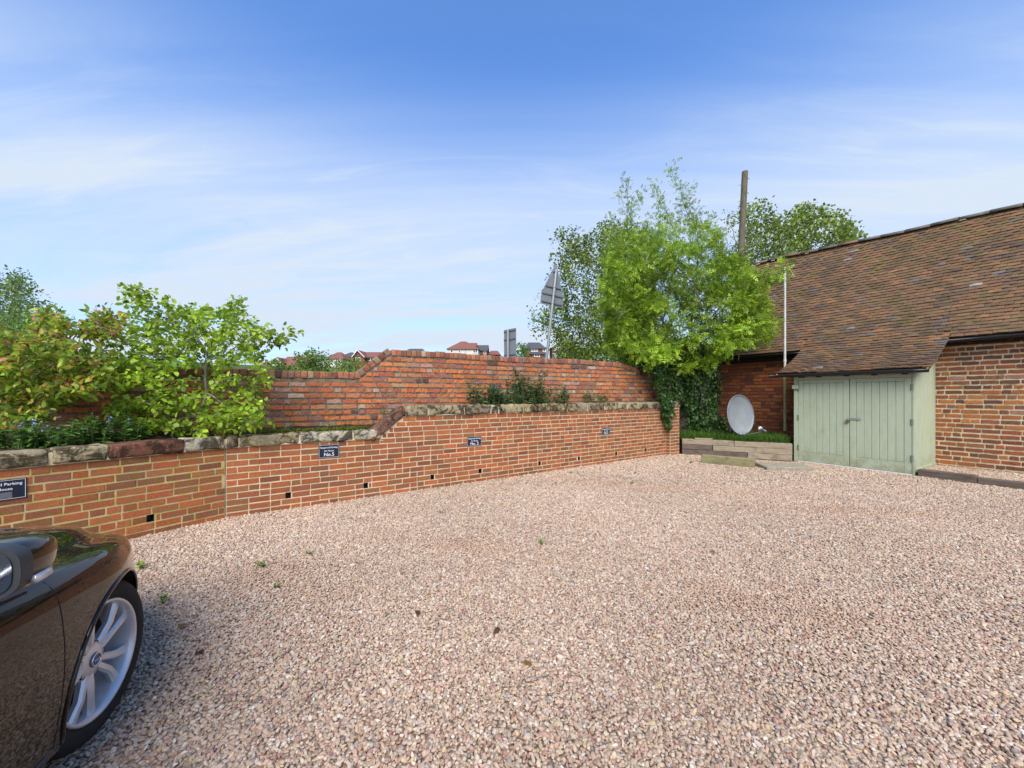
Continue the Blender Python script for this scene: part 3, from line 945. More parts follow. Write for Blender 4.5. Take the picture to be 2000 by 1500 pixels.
# walls: bricks with mortar, barn coordinates, face at y = 0
BG = .094
BB = brick_set(BG, .020, .240, .122, .11, .008, .0035, MAT['brick_barn'], 7, True)
BBd = brick_set(BG, .010, .240, .122, .11, .007, .003, MAT['brick_barn'], 6, True)
PAL_B1 = [(.35,.115,.040), (.29,.090,.040), (.21,.075,.042), (.17,.078,.046), (.41,.150,.046), (.25,.115,.058), (.13,.062,.045), (.38,.19,.13)]
WT_B1 = [5, 4, 4, 3, 3, 3, 1.5, .5]
PAL_B2 = [(.31,.095,.038), (.36,.112,.042), (.24,.074,.036), (.16,.062,.038), (.39,.135,.05)]
WT_B2 = [5, 4, 4, 2, 2]
mb = MB(); mb.box(SX1 - .3, BLEN, .011, .24, -.1, 2.62)
wall_r = mb.build('wall', MAT['mortar_barn'], barn)
mb = MB(); mb.box(-.14, SX1 - .3, .008, .24, -.1, 2.62)
wall_l = mb.build('wall', MAT['mortar_barn_dark'], barn)
mb = MB(); mb.box(-.14, .1, .25, 5.0, -.1, 2.6); mb.box(BLEN - .2, BLEN, .25, 5.0, -.1, 2.6); mb.box(.1, BLEN - .2, 4.8, 5.0, -.1, 2.6)
g0 = len(mb.v)
mb.add([(.0, .1, 2.6), (.0, 4.9, 2.6), (.0, RY, 5.75), (.1, .1, 2.6), (.1, 4.9, 2.6), (.1, RY, 5.75)], [(0, 2, 1), (3, 4, 5), (0, 3, 5, 2), (1, 2, 5, 4)])
mb.build('gable_wall', MAT['mortar_barn_dark'], barn)
cells = []
for i in range(27):
    z = .03 + BG * i
    cells += [(a, b, z) for a, b in lay(SX1 - .06, BLEN - .02, z, .240, .122, .24, rnd.uniform(0, .2))]
place_bricks(wall_r, cells, BB, .020, PAL_B1, WT_B1, CAMV, MAT['brick_barn'], 300, yj=.004)
cells = []
for i in range(27):
    z = .03 + BG * i
    cells += [(a, b, z) for a, b in lay(-.14, SX0 + .15, z, .240, .122, .2, rnd.uniform(0, .2))]
place_bricks(wall_l, cells, BBd, .010, PAL_B2, WT_B2, CAMV, MAT['brick_barn'], 300, yj=.003)

# tiles
def tile_mesh(seed, w=.174, l=.20, th=.026):
    r_ = random.Random(seed)
    cam_ = r_.uniform(.001, .005); tw = r_.gauss(0, .003)
    vs = []
    for zz in (0, -th):
        for (x, y) in ((-w/2, 0), (0, 0), (w/2, 0), (w/2, l), (0, l), (-w/2, l)):
            vs.append((x + r_.gauss(0, .0015), y + r_.gauss(0, .002), zz + (cam_ if x == 0 else 0) + (tw if x > 0 else -tw) + (.020 if y == 0 else 0)))
    fs = [(0, 1, 4, 5), (1, 2, 3, 4), (6, 7, 1, 0), (7, 8, 2, 1), (8, 9, 3, 2), (11, 6, 0, 5)]
    me = bpy.data.meshes.new('tile'); me.from_pydata(vs, [], fs); me.materials.append(MAT['tile'])
    return me
TILES = [tile_mesh(i) for i in range(10)]
def tile_col(x, q, cat=False):
    warm, brown = (.230, .122, .062), (.190, .115, .062)
    plum, slate = (.140, .092, .068), (.16, .145, .13)
    olive, orange = (.185, .130, .052), (.28, .140, .064)
    n1 = mnoise.noise((x * .55, q * 2.2, 5)); n2 = mnoise.noise((x * 1.1 + 7, q * 1.3, 2))
    wts = dict(warm=2.2 + 2 * n1, brown=3.5, plum=.8 - n1, slate=.07, olive=.5 + max(0, 2.0 * n2 + (q - .45) * 2.4 + (x - 2) * .12), orange=.35)
    if x < 2.6: wts['plum'] += (2.6 - x) * 1.0; wts['slate'] += .35 * (1 - q) * (2.6 - x); wts['olive'] *= .5
    if cat: wts.update(warm=2.0, plum=2.0, slate=.15, olive=.15, orange=.6, brown=2.6)
    ks = list(wts); k = rnd.choices(ks, [max(.02, wts[a]) for a in ks])[0]
    c = dict(warm=warm, brown=brown, plum=plum, slate=slate, olive=olive, orange=orange)[k]
    if rnd.random() < .003: c = (.30, .27, .26)
    f = rnd.uniform(.70, .96)
    return tuple(a * f for a in c)
def slope_frame(p0, p1, pd):
    t_ = (p1 - p0).normalized()
    return t_
roof = empty('roof', (0, 0, 0), 0, barn)
NC = 40
tl = []
for i in range(NC):
    q = i / NC
    x = -.26
    w = .5 if i % 2 else 1.0
    while x < BLEN + .1:
        xc = x + .0892 * w
        if not (q < .149 and CAT0 + .02 < xc < CAT1 - .02): tl.append((xc, q, w))
        x += .1785 * w + rnd.gauss(0, .0008); w = 1.0
M_b = Matrix.Translation(B_O) @ Matrix.Rotation(B_ROT, 4, 'Z')
def tile_xf(pt, x, q, dq):
    a, b = pt(x, q), pt(x, q + dq)
    t_ = b - a
    ang = math.atan2(t_.z, t_.y) - .055
    return a, ang
rest = MB()
def in_view(p):
    w_ = M_b @ p
    return w_.y > .5 and CX + F * w_.x / w_.y < 2010
tl.sort(key=lambda t_: (0 if in_view(roof_pt(*t_[:2])) else 1, (M_b @ roof_pt(*t_[:2]) - CAMV).length))
for n, (x, q, w) in enumerate(tl):
    a, ang = tile_xf(roof_pt, x, q, 1 / NC)
    a = a + Vector((0, rnd.gauss(0, .003), .03 + abs(rnd.gauss(0, .003))))
    me = rnd.choice(TILES); col = tile_col(x, q)
    ry, rz = rnd.gauss(0, .012), rnd.gauss(0, .012)
    if n < 300:
        link('tile', me, roof, a, (ang, ry, rz), col).scale = (w, 1, 1)
    else:
        join_into(rest, me, Matrix.Translation(a) @ Matrix.Rotation(rz, 4, 'Z') @ Matrix.Rotation(ry, 4, 'Y') @ Matrix.Rotation(ang, 4, 'X') @ Matrix.Diagonal((w, 1, 1, 1)), col)
o = rest.build('far_tiles', MAT['tile'], roof); o['kind'] = 'stuff'
# boarding below the tiles, rear slope and ridge
mb = MB(); vs, fs = [], []
NX = 60
for i in range(NX + 1):
    x = -.24 + (BLEN + .34) * i / NX
    for k in range(9):
        p = roof_pt(x, k / 8); vs.append((p.x, p.y, p.z - .012))
    vs.append((x, 5.25, 2.4))
for i in range(NX):
    for k in range(9): fs.append((i*10+k, (i+1)*10+k, (i+1)*10+k+1, i*10+k+1))
mb.add(vs, fs); mb.build('roof_boarding', MAT['black_wood'], roof)
ridge_col = [(.15,.135,.12), (.16,.10,.075), (.12,.10,.09), (.20,.115,.075)]
def ridge_tile(seed, L=.46):
    r_ = random.Random(seed); m = MB(); n = 8; vs = []
    for x in (0, L):
        for rr in (.105, .09):
            for k in range(n + 1):
                a = math.pi * k / n
                vs.append((x, rr * math.cos(a) * 1.05, rr * math.sin(a) * .9 - .03 + r_.gauss(0, .002)))
    fs = []
    c = n + 1
    for k in range(n):
        fs.append((k, k+1, 2*c+k+1, 2*c+k)); fs.append((k, c+k, c+k+1, k+1)); fs.append((2*c+k, 2*c+k+1, 3*c+k+1, 3*c+k))
    fs += [(0, 2*c, 3*c, c), (n, c+n, 3*c+n, 2*c+n)]
    m.add(vs, fs); me = m.mesh('ridge_tile', MAT['tile'], True); fix_normals(me); return me
RT = [ridge_tile(i) for i in range(4)]
x, k = -.28, 0
while x < BLEN:
    c = ridge_col[0] if x > 2.2 else rnd.choice(ridge_col)
    dz = ridge_z(x + .46) - ridge_z(x)
    link('ridge_tile', RT[k % 4], roof, (x, RY, ridge_z(x) + .035 + rnd.uniform(-.008, .008)), (0, -math.atan2(dz, .46), rnd.gauss(0, .01)), c)
    mb = MB()                                                     # mortar bedding squeezed out at the joint
    mb.bev(-.02, rnd.uniform(.02, .10), -.112, -.09, -.06, rnd.uniform(-.045, -.03), .005)
    if rnd.random() < .45: mb.build('ridge_mortar', MAT['mortar_barn'], roof, (x + rnd.uniform(0, .2), RY - .0, ridge_z(x) + .03), (0, 0, 0))
    x += .47; k += 1
# eaves: gutter, brackets, rafter feet
def gutter(parent, x0, x1, y, z, r=.055, dz=0.0):
    mb = MB(); n = 9; vs = []
    K = 10
    for i in range(K + 1):
        x = x0 + (x1 - x0) * i / K
        for rr in (r, r * .86):
            for k in range(n + 1):
                a = math.pi + math.pi * k / n
                vs.append((x, y + rr * math.cos(a), z + rr * math.sin(a) + dz * i / K + .004 * math.sin(x * 2.2)))
    c = 2 * (n + 1); fs = []
    for i in range(K):
        for k in range(n):
            fs.append((i*c+k, i*c+k+1, (i+1)*c+k+1, (i+1)*c+k))
            fs.append((i*c+n+1+k, (i+1)*c+n+1+k, (i+1)*c+n+2+k, i*c+n+2+k))
        fs.append((i*c, (i+1)*c, (i+1)*c+n+1, i*c+n+1)); fs.append((i*c+n, i*c+2*n+1, (i+1)*c+2*n+1, (i+1)*c+n))
    for base in (0, K * c): fs.append(tuple(base + k for k in range(n + 1)))
    mb.add(vs, fs)
    return mb.build('gutter', MAT['gutter'], parent, smooth=True)
gl = gutter(barn, -.30, CAT0 + .06, EY - .055, EZ + .0)
gr_ = gutter(barn, CAT1 - .06, BLEN, EY - .055, EZ + .0)
for x in [.1 + .45 * i for i in range(5)] + [CAT1 + .25 + .5 * i for i in range(10)]:
    mb = MB(); mb.bev(-.035, .035, 0, .26, 0, .075, .006); mb.build('rafter_foot', MAT['black_wood'], barn, (x, -.24, EZ - .075))
mb = MB(); mb.box(-.14, CAT0 + .1, -.03, .0, 2.44, 2.60); mb.box(CAT1 - .1, BLEN, -.03, .0, 2.50, 2.60); mb.build('wall_plate', MAT['black_wood'], barn)

# ------------------------------------------------------------------ lean-to shed under the swept-down roof
SHO = bworld(SX0, SY)
shed = empty('lean_to_shed', SHO, B_ROT)
tag(shed, 'sage green boarded lean-to shed with padlocked double doors and tiled roof', 'shed')
SW, SDp = SX1 - SX0, -SY
def sx(px): return along(bworld(0, SY), BX, px) - SX0
sroof = empty('roof', (0, 0, 0), 0, shed)
off3 = Vector((-SX0, -SY, 0))
arc = [0.0]                                                     # length of the curve from the eave up
for k in range(400): arc.append(arc[-1] + (cat_pt(3, (k + 1) / 400) - cat_pt(3, k / 400)).length)
def t_of(a_): return min(range(401), key=lambda k: abs(arc[k] - a_)) / 400
ts, a_ = [], arc[-1] - .042 - .107                              # courses carry on from those of the main slope
while a_ > .05: ts.append(t_of(a_)); a_ -= .107
ts.append(0.0); ts = ts[::-1]
for i, t_ in enumerate(ts):
    x = CAT0 + (.0 if i % 2 else -.088) + .02 * t_
    first = True
    while x < CAT1 - .04 - .06 * t_:
        a, ang = tile_xf(cat_pt, x + .088, t_, .04)
        w = 1.0; xc = x + .088
        if x < CAT0 - .01: w, xc = .5, x + .132
        if xc + .088 > CAT1 + .02: w, xc = .5, xc - .044
        a = Vector((xc, a.y + rnd.gauss(0, .004), a.z + .03 + abs(rnd.gauss(0, .004)))) + off3
        o = link('tile', rnd.choice(TILES), sroof, a, (ang, rnd.gauss(0, .018), rnd.gauss(0, .018)), tile_col(xc, .1, True))
        o.scale = (w, 1, 1)
        x += .1785
mb = MB(); vs, fs = [], []
for i in range(2):
    x = (CAT0 + .03, CAT1 - .03)[i] - SX0
    for k in range(13):
        p = cat_pt(3, k / 12); vs += [(x, p.y - SY, p.z + .012), (x, p.y - SY, p.z - .05)]
for k in range(12):
    a = 2 * k; b = 26 + 2 * k
    fs += [(a, a+2, b+2, b), (a+1, b+1, b+3, a+3), (a, a+1, a+3, a+2), (b, b+2, b+3, b+1)]
fs += [(0, 26, 27, 1)]
mb.add(vs, fs); mb.build('roof_boarding', MAT['black_wood'], sroof)
# pale undercloak mortar along both verges
for xe in (CAT0 + .012, CAT1 - .03):
    mb = MB()
    mb.tube([(xe - SX0 + .02 * (k / 10), cat_pt(3, k / 10).y - SY, cat_pt(3, k / 10).z + .012) for k in range(0, 7)], .012, 5)
    mb.build('verge_mortar', MAT['mortar_barn'], sroof)
g2 = gutter(shed, CAT0 - .10 - SX0, CAT1 + .0 - SX0, CP0[0] - .05 - SY, CP0[1] - .005, .055)
for x in (.18, .5, .98, 1.42, 1.86):
    mb = MB(); mb.bev(-.03, .03, 0, .2, 0, .06, .006); mb.build('rafter_foot', MAT['black_wood'], shed, (x, -.135, 1.905))
# front frame
P0w, P1x = sx(1558) , sx(1781.5)
TOPZ = 1.93
mb = MB(); mb.bev(0, P0w, 0, .09, 0, TOPZ, .004); mb.build('corner_post', MAT['sage'], shed)
mb = MB(); mb.bev(P1x, SW, 0, .09, -.01, TOPZ + .05, .004); mb.build('corner_post', MAT['sage'], shed)
mb = MB(); mb.bev(P0w + .001, P1x - .001, .002, .09, TOPZ - .075, TOPZ + .0, .003); mb.build('head_rail', MAT['sage'], shed)
mb = MB(); mb.bev(P0w + .002, P1x - .002, -.012, .09, .0, .028, .004); mb.build('threshold', MAT['white'], shed)
DM = sx(1659)
MAT['hinge'] = M_plain('painted hinge', (.17, .19, .14), .6)
def door(x0, x1, label):
    d = empty('door', (x0, 0, 0), 0, shed)
    w = x1 - x0; zb, zt = .035, TOPZ - .08
    st = .105
    for (a, b, c, e, nm) in ((.003, st, zb, zt, 'stile'), (w - st, w - .003, zb, zt, 'stile'), (st + .002, w - st - .002, zb, zb + .20, 'rail'), (st + .002, w - st - .002, zt - .07, zt, 'rail')):
        mb = MB(); mb.bev(a, b, .006, .05, c, e, .0035); mb.build(nm, MAT['sage'], d)
    n = 6; pw = (w - 2 * st - .004) / n
    for k in range(n):
        mb = MB(); mb.bev(st + .002 + k * pw + .002, st + .002 + (k + 1) * pw - .002, .010 + rnd.uniform(0, .002), .045, zb + .203, zt - .073, .005)
        mb.build('plank', MAT['sage'], d)
    mb = MB(); mb.box(.01, w - .01, .046, .052, zb, zt); mb.build('backing', MAT['black_wood'], d)
    return d, w
dl, wl_ = door(P0w + .004, DM - .003, '')
dr, wr_ = door(DM + .003, P1x - .004, '')
for d, x in ((dl, .0), (dr, wr_)):
    for z in (.32, 1.0, 1.66):
        mb = MB(); mb.bev(-.022, .022, -.001, .0055, z - .06, z + .06, .001); mb.tube([(0, -.004, z - .062), (0, -.004, z + .062)], .007, 8)
        mb.build('hinge', MAT['hinge'], d, (x, 0, 0))
hz_ = 1.5 - (820 - HY) / F * (bworld(SX0 + DM, SY).y)
mb = MB(); mb.bev(-.02, .17, -.004, .0055, -.022, .022, .001); mb.tube([(.0, -.02, 0), (.0, .0, 0)], .012, 8); mb.build('hasp', MAT['galv'], dr, (.0, 0, hz_ + .02))
mb = MB(); mb.bev(-.03, .03, -.035, -.008, -.075, -.015, .006); mb.build('padlock', MAT['brass'], dr, (-.03, 0, hz_ + .01))
mb = MB(); mb.tube([(-.018 + .018 * (1 - math.cos(a)), -.02, .0 + .03 * math.sin(a)) for a in [math.pi * k / 8 for k in range(9)]], .005, 6); mb.build('shackle', MAT['galv'], dr, (-.03, 0, hz_ - .004))
mb = MB(); mb.bev(-.03, .09, -.05, -.001, -.045, .045, .006); mb.build('junction_box', MAT['sage'], shed, (.01, 0, 1.70))
# side boarding
for side in (0, 1):
    n = 11; bw = (SDp - .095) / n
    for k in range(n):
        y0 = .092 + k * bw
        zt = [cat_pt(3, t_ / 40).z for t_ in range(41) if cat_pt(3, t_ / 40).y - SY <= y0 + bw / 2][-1] - .03
        mb = MB(); xx = SW - .035 if side else 0
        mb.bev(xx + (.01 if side else 0), xx + (.03 if side else .02), y0 + .0015, y0 + bw - .0015, .09, zt, .003); mb.build('side_board', MAT['sage'], shed)
mb = MB(); mb.bev(SW - .03, SW + .012, .10, SDp - .005, .06, .13, .004); mb.build('side_skirting', MAT['sage'], shed)
mb = MB(); mb.bev(SW - .06, SW + .03, .14, .40, .07, .10, .01); mb.build('rotten_sill', MAT['timber'], shed)

# ------------------------------------------------------------------ sleepers, loose beam, slab
def sleeper(name, p0, p1, h, d, z0, mat, label, group=None, amp=.006, nx=14, over=0.0):
    p0, p1 = Vector((p0.x, p0.y, 0)), Vector((p1.x, p1.y, 0))
    L = (p1 - p0).length; a = math.atan2((p1 - p0).y, (p1 - p0).x)
    me = lumpy(L - .006, d, h, nx, 5, 5, .012, amp, 5, rnd.randrange(999), mat, name, False)
    c = (p0 + p1) / 2 + Vector((-math.sin(a), math.cos(a), 0)) * (d / 2 + over)
    o = link(name, me, None, (c.x, c.y, z0), (0, 0, a), (1, 1, 1))
    tag(o, label, 'timber', group)
    return o
SA, SB = Vector((4.345, 9.95, 0)), bworld(SX0 + .0, SY - .06)
SM = SA.lerp(SB, .5)
def lerp(t_): return SA.lerp(SB, t_)
sleeper('timber_sleeper', lerp(0), lerp(.62), .135, .2, .0, MAT['timber_dark'], 'dark lowest sleeper beside the wall pier, at gravel level', 'retaining sleepers by the shed')
sleeper('timber_sleeper', lerp(.62), lerp(1), .135, .2, .0, MAT['timber'], 'lowest sleeper touching the left corner of the shed', 'retaining sleepers by the shed')
sleeper('timber_sleeper', lerp(0), lerp(.30), .13, .2, .138, MAT['timber_dark'], 'short middle sleeper next to the wall pier', 'retaining sleepers by the shed')
sleeper('timber_sleeper', lerp(.30), lerp(1), .13, .2, .138, MAT['timber'], 'long pale middle sleeper running to the shed', 'retaining sleepers by the shed')
sleeper('timber_sleeper', lerp(.0), lerp(.5), .13, .2, .271, MAT['timber'], 'pale top sleeper next to the wall pier, edging the grass', 'retaining sleepers by the shed', over=.01)
sleeper('timber_sleeper', lerp(.5), lerp(1), .125, .2, .271, MAT['timber'], 'pale top sleeper below the dish, ending at the shed', 'retaining sleepers by the shed')
a = lerp(.12); b = lerp(.30)
o = sleeper('wood_offcut', a, b, .035, .12, .402, MAT['timber'], 'thin pale offcut of wood lying on the top sleeper', over=.02); o.rotation_euler.z += .12
sleeper('timber_beam', G(1369, 905), G(1474, 915), .20, .17, -.01, MAT['timber_moss'], 'short mossy buff timber beam lying loose in front of the sleepers')
# slab
s0, s1 = G(1497, 919), G(1592, 921)
a = math.atan2((s1 - s0).y, (s1 - s0).x)
me = lumpy((s1 - s0).length, .46, .085, 12, 7, 4, .012, .006, 6, 5, MAT['concrete'], 'paving_slab', False)
c = (s0 + s1) / 2 + Vector((-math.sin(a), math.cos(a), 0)) * .24
o = link('paving_slab', me, None, (c.x, c.y, -.002), (R(2), 0, a + .03)); tag(o, 'flat concrete slab lying on the gravel before the shed', 'slab')
# low sleepers to the right of the shed
e0 = bworld(SX1 + .035, SY - .02); 
e1 = bworld(SX1 + .035 + .72, SY - .03); e2 = bworld(SX1 + 3.2, SY - .02)
sleeper('timber_sleeper', e0, e1, .15, .14, -.01, MAT['timber_dark'], 'low grey sleeper edging gravel, butting the right corner of the shed', 'edging sleepers')
sleeper('timber_sleeper', e1, e2, .13, .14, -.015, MAT['timber_dark'], 'low grey sleeper edging gravel, running out of the right of the frame', 'edging sleepers')

# ------------------------------------------------------------------ grass bank behind the sleepers
bank = [SA + Vector((.06, .16, 0)), SB + Vector((-.04, .16, 0)), bworld(SX0 - .01, -.01), bworld(-.3, -.01), Vector((4.2, 11.6, 0))]
mb = MB(); n = len(bank)
mb.add([(p.x, p.y, .375) for p in bank] + [(p.x, p.y, -.05) for p in bank], [tuple(range(n))] + [(i, i+n, (i+1) % n + n, (i+1) % n) for i in range(n)])
tag(mb.build('grass_bank_soil', MAT['soil']), kind='structure')

# ------------------------------------------------------------------ satellite dish
dc = W(1447, 810, 9.66)
dn = Vector((.36, -.93, .10)).normalized()
DMX = Matrix.Translation(dc) @ dn.to_track_quat('Z', 'Y').to_matrix().to_4x4()
dish = empty('satellite_dish', (W(1430, 862, 9.75).x, 9.80, .375)); 
tag(dish, 'grey oval satellite dish on a short post in the grass', 'satellite dish')
inv = Matrix.Translation(-Vector(dish.location))
mb = MB()
q_ = DMX.to_3x3().inverted() @ Vector((0, 0, 1)); up2 = math.atan2(q_.y, q_.x)
A = inv @ DMX @ Matrix.Rotation(up2 - math.pi / 2, 4, 'Z')
Rx, Ry_ = .45, .49
prof = [(k / 10, -.10 * (1 - (k / 10) ** 2)) for k in range(11)]
vs, fs, n = [], [], 40
for back in (0, 1):
    for r_, h_ in (prof if not back else [(1.0, .004), (1.0, -.012)] + [(k / 10, -.10 * (1 - (k / 10) ** 2) - .012) for k in range(9, -1, -1)]):
        for k in range(n):
            t_ = 2 * math.pi * k / n; vs.append(A @ Vector((Rx * max(r_, .01) * math.cos(t_), Ry_ * max(r_, .01) * math.sin(t_), h_)))
rows = len(vs) // n
for i in range(rows - 1):
    for k in range(n): fs.append((i*n+k, i*n+(k+1) % n, (i+1)*n+(k+1) % n, (i+1)*n+k))
mb.add(vs, fs); ob = mb.build('reflector', MAT['dish'], dish, smooth=True)
mb = MB(); mb.tube([A @ Vector((Rx * 1.005 * math.cos(2*math.pi*k/40), Ry_ * 1.005 * math.sin(2*math.pi*k/40), .0)) for k in range(41)], .009, 6); mb.build('rim', MAT['dish'], dish, smooth=True)
bk = A @ Vector((0, -.05, -.22))
mb = MB(); mb.tube([(bk.x - .03, bk.y + .06, 0), (bk.x - .03, bk.y + .06, bk.z + .15)], .028, 10); mb.build('post', MAT['galv'], dish)
mb = MB(); mb.bev(-.07, .07, -.05, .07, -.12, .12, .01, m=Matrix.Translation((bk.x, bk.y + .02, bk.z))); mb.build('bracket', MAT['galv'], dish)
lnb = W(1487, 838, 9.05); lnb = inv @ lnb
bot = A @ Vector((0, -Ry_ * 1.0, -.03))
mid_ = bot + (lnb - bot) * .12 + Vector((0, 0, -.05))
mb = MB(); mb.tube([A @ Vector((0, -Ry_ * .7, -.12)), bot + Vector((0, 0, -.03)), mid_, lnb + Vector((0, 0, -.06))], .012, 6); mb.build('arm', MAT['galv'], dish)
dl_ = (bot + (A @ Vector((0, 0, 0)) - bot) * .8 - lnb).normalized()
ax = Matrix.Translation(lnb) @ dl_.to_track_quat('Z', 'Y').to_matrix().to_4x4()
mb = MB(); mb.lathe([(.0, -.13), (.026, -.13), (.03, -.10), (.03, -.02), (.022, -.01), (.022, .01)], 14, ax); mb.build('converter', MAT['sign_grey'], dish, smooth=True)
mb = MB(); mb.lathe([(.022, .01), (.045, .02), (.047, .05), (.03, .065), (0, .07)], 14, ax); mb.build('feed_cap', MAT['white'], dish, smooth=True)

# ------------------------------------------------------------------ tall thin mast pipe between barn and shed
ml = along(bworld(0, -.62), BX, 1533)
mp_ = bworld(ml, -.62)
mast = empty('mast_pipe', (mp_.x, mp_.y, .60))
tag(mast, 'tall thin white pipe mast standing up past the barn roof beside the shed', 'pole')
zt = CAMH - (522 - HY) / F * mp_.y
mb = MB(); mb.tube([(0, 0, 1.45), (0, 0, zt - .60)], .027, 10); mb.tube([(0, 0, 2.35 - .6), (0, 0, 2.42 - .6)], .033, 10); mb.build('upper_pipe', MAT['pipe_white'], mast)
mb = MB(); mb.tube([(0, 0, 0.02), (0, 0, 1.45)], .032, 10); mb.build('lower_pipe', MAT['pipe_yellow'], mast)
mb = MB(); v_ = BX * .22; mb.tube([(0, 0, .35), (v_.x, v_.y, .35)], .012, 6); mb.tube([(0, 0, 1.05), (v_.x, v_.y, 1.05)], .012, 6); mb.build('bracket', MAT['black_plastic'], mast)
mb = MB(); mb.tube([(.0, 0, zt - .62), (.12, -.04, zt - .70), (.2, -.06, zt - .86)], .008, 6); mb.build('aerial_rod', MAT['pipe_white'], mast)

# ------------------------------------------------------------------ plants
def unit(a): return a / np.maximum(np.linalg.norm(a, axis=-1, keepdims=True), 1e-9)
def LEAF_OVAL(w=.30, fold=.10, curl=.12):
    v = [(0,0,0), (.30,w,fold), (.70,w*.85,fold*.6-curl*.3), (1,0,-curl), (.70,-w*.85,fold*.6-curl*.3), (.30,-w,fold), (.5,0,0)]
    f = [(0,6,1), (1,6,2), (2,6,3), (3,6,4), (4,6,5), (5,6,0)]
    return np.array(v), f
def LEAF_DIAMOND(w=.32, fold=.1):
    return np.array([(0,0,0), (.45,w,fold), (1,0,-.08), (.45,-w,fold)]), [(0,3,2), (0,2,1)]
def LEAF_BLADE(w=.05):
    return np.array([(0,w,0), (0,-w,0), (.5,w*.8,.10), (.5,-w*.8,.10), (1,0,-.08)]), [(0,1,3), (0,3,2), (2,3,4)]
def LEAF_IVY():
    v = [(0,0,0), (.10,.42,.03), (.42,.30,.05), (.5,.52,0), (.66,.22,.04), (1,0,-.06), (.66,-.22,.04), (.5,-.52,0), (.42,-.30,.05), (.10,-.42,.03)]
    f = [(0,2,1), (0,4,2), (2,4,3), (0,5,4), (0,6,5), (0,8,6), (8,7,6), (0,9,8)]
    return np.array(v), f
def LEAF_PINNATE(n=4, lw=.075, ll=.34, droop=.25):
    """compound leaf: pairs of leaflets on a stalk, one at the end"""
    vs, fs = [], []
    def leaflet(bx, bz, ang, l):
        b = len(vs); ca, sa = math.cos(ang), math.sin(ang)
        for u, w, h in ((0,0,0), (.45,lw/ll,.05), (1,0,-.12), (.45,-lw/ll,.05)):
            vs.append((bx + (u*ca - w*sa)*l, (u*sa + w*ca)*l, bz + h*l))
        fs.extend([(b, b+3, b+2), (b, b+2, b+1)])
    for k in range(n):
        x = .25 + .6 * k / (n - .5); z = -droop * x * x
        for s in (-1, 1): leaflet(x, z, s * R(58 - 6 * k), ll * (1 - .12 * abs(k - 1.2)))
    leaflet(.80, -droop * .64, 0, ll)
    return np.array(vs), fs
def leaf_mesh(name, P, D, N, size, cols, tmpl, mat):
    """P places, D directions, N up vectors, size lengths, cols colours: one mesh of many leaves"""
    tv, tf = tmpl
    n, k = len(P), len(tv)
    D = unit(D); S = unit(np.cross(N, D)); N2 = np.cross(D, S)
    V = P[:, None, :] + size[:, None, None] * (tv[None, :, 0:1] * D[:, None] + tv[None, :, 1:2] * S[:, None] + tv[None, :, 2:3] * N2[:, None])
    V = V.reshape(-1, 3)
    Fa = (np.array(tf)[None] + (np.arange(n) * k)[:, None, None]).reshape(-1, 3)
    me = bpy.data.meshes.new(name)
    me.vertices.add(len(V)); me.vertices.foreach_set('co', V.astype(np.float32).ravel())
    nf = len(Fa)
    me.loops.add(nf * 3); me.loops.foreach_set('vertex_index', Fa.astype(np.int32).ravel())
    me.polygons.add(nf); me.polygons.foreach_set('loop_start', (np.arange(nf) * 3).astype(np.int32))
    at = me.color_attributes.new('Col', 'FLOAT_COLOR', 'POINT')
    C = np.concatenate([np.repeat(cols, k, 0), np.ones((n * k, 1))], 1)
    at.data.foreach_set('color', C.astype(np.float32).ravel())
    me.materials.append(mat); me.update(); me.validate()
    return me
def grow(trunk, att, step, infl, kill, iters=160):
    """branches that reach for scattered points; returns node places and parents"""
    P = [np.array(p, float) for p in trunk]; par = [-1] + list(range(len(trunk) - 1))
    att = np.array(att, float)
    near = np.full(len(att), -1); dist = np.full(len(att), 1e9)
    def upd(i0):
        nonlocal near, dist
        for i in range(i0, len(P)):
            d = np.linalg.norm(att - P[i], axis=1); m = d < dist
            dist[m] = d[m]; near[m] = i
    upd(0)
    for _ in range(iters):
        if not len(att): break
        m = dist < infl
        if not m.any():
            m = dist <= dist.min() + 1e-6
        i0 = len(P); new = []
        for i in np.unique(near[m]):
            d = unit(att[m & (near == i)] - P[i]).sum(0)
            d = d + rng.normal(0, .15, 3)
            q = P[i] + step * d / max(np.linalg.norm(d), 1e-6)
            new.append((q, int(i)))
        for q, i in new: P.append(q); par.append(i)
        upd(i0)
        keep = dist > kill
        att, near, dist = att[keep], near[keep], dist[keep]
    return np.array(P), np.array(par)
def radii(P, par, tip, power=2.3, cap=None):
    r = np.zeros(len(P)); ch = np.zeros(len(P), int)
    for i in range(len(P)):
        if par[i] >= 0: ch[par[i]] += 1
    acc = np.zeros(len(P))
    for i in range(len(P) - 1, -1, -1):
        if ch[i] == 0: acc[i] = tip ** power
        if par[i] >= 0: acc[par[i]] += acc[i]
    r = acc ** (1 / power)
    if cap: r = np.minimum(r, cap)
    return r, ch
def branch_mesh(name, P, par, r, mat, parent, rmin=0.0):
    mb = MB()
    for i in range(len(P)):
        if par[i] < 0 or r[i] < rmin: continue
        n = 8 if r[i] > .03 else (5 if r[i] > .008 else 3)
        mb.tube([P[par[i]], P[i]], [min(r[par[i]], r[i] * 1.35), r[i]], n, cap=False)
    return mb.build(name, mat, parent, smooth=True)
def ellip(n, c, s, shell=.0):
    d = unit(rng.normal(0, 1, (n, 3))); rr = rng.uniform(shell, 1, n) ** (1/3)
    return np.array(c) + d * rr[:, None] * np.array(s)
def tints(n, pal, wts=None, var=.22, shade=None):
    pal = np.array(pal); p = None if wts is None else np.array(wts) / np.sum(wts)
    c = pal[rng.choice(len(pal), n, p=p)] * rng.uniform(1 - var, 1 + var, n)[:, None]
    return np.clip(c, 0, 1)
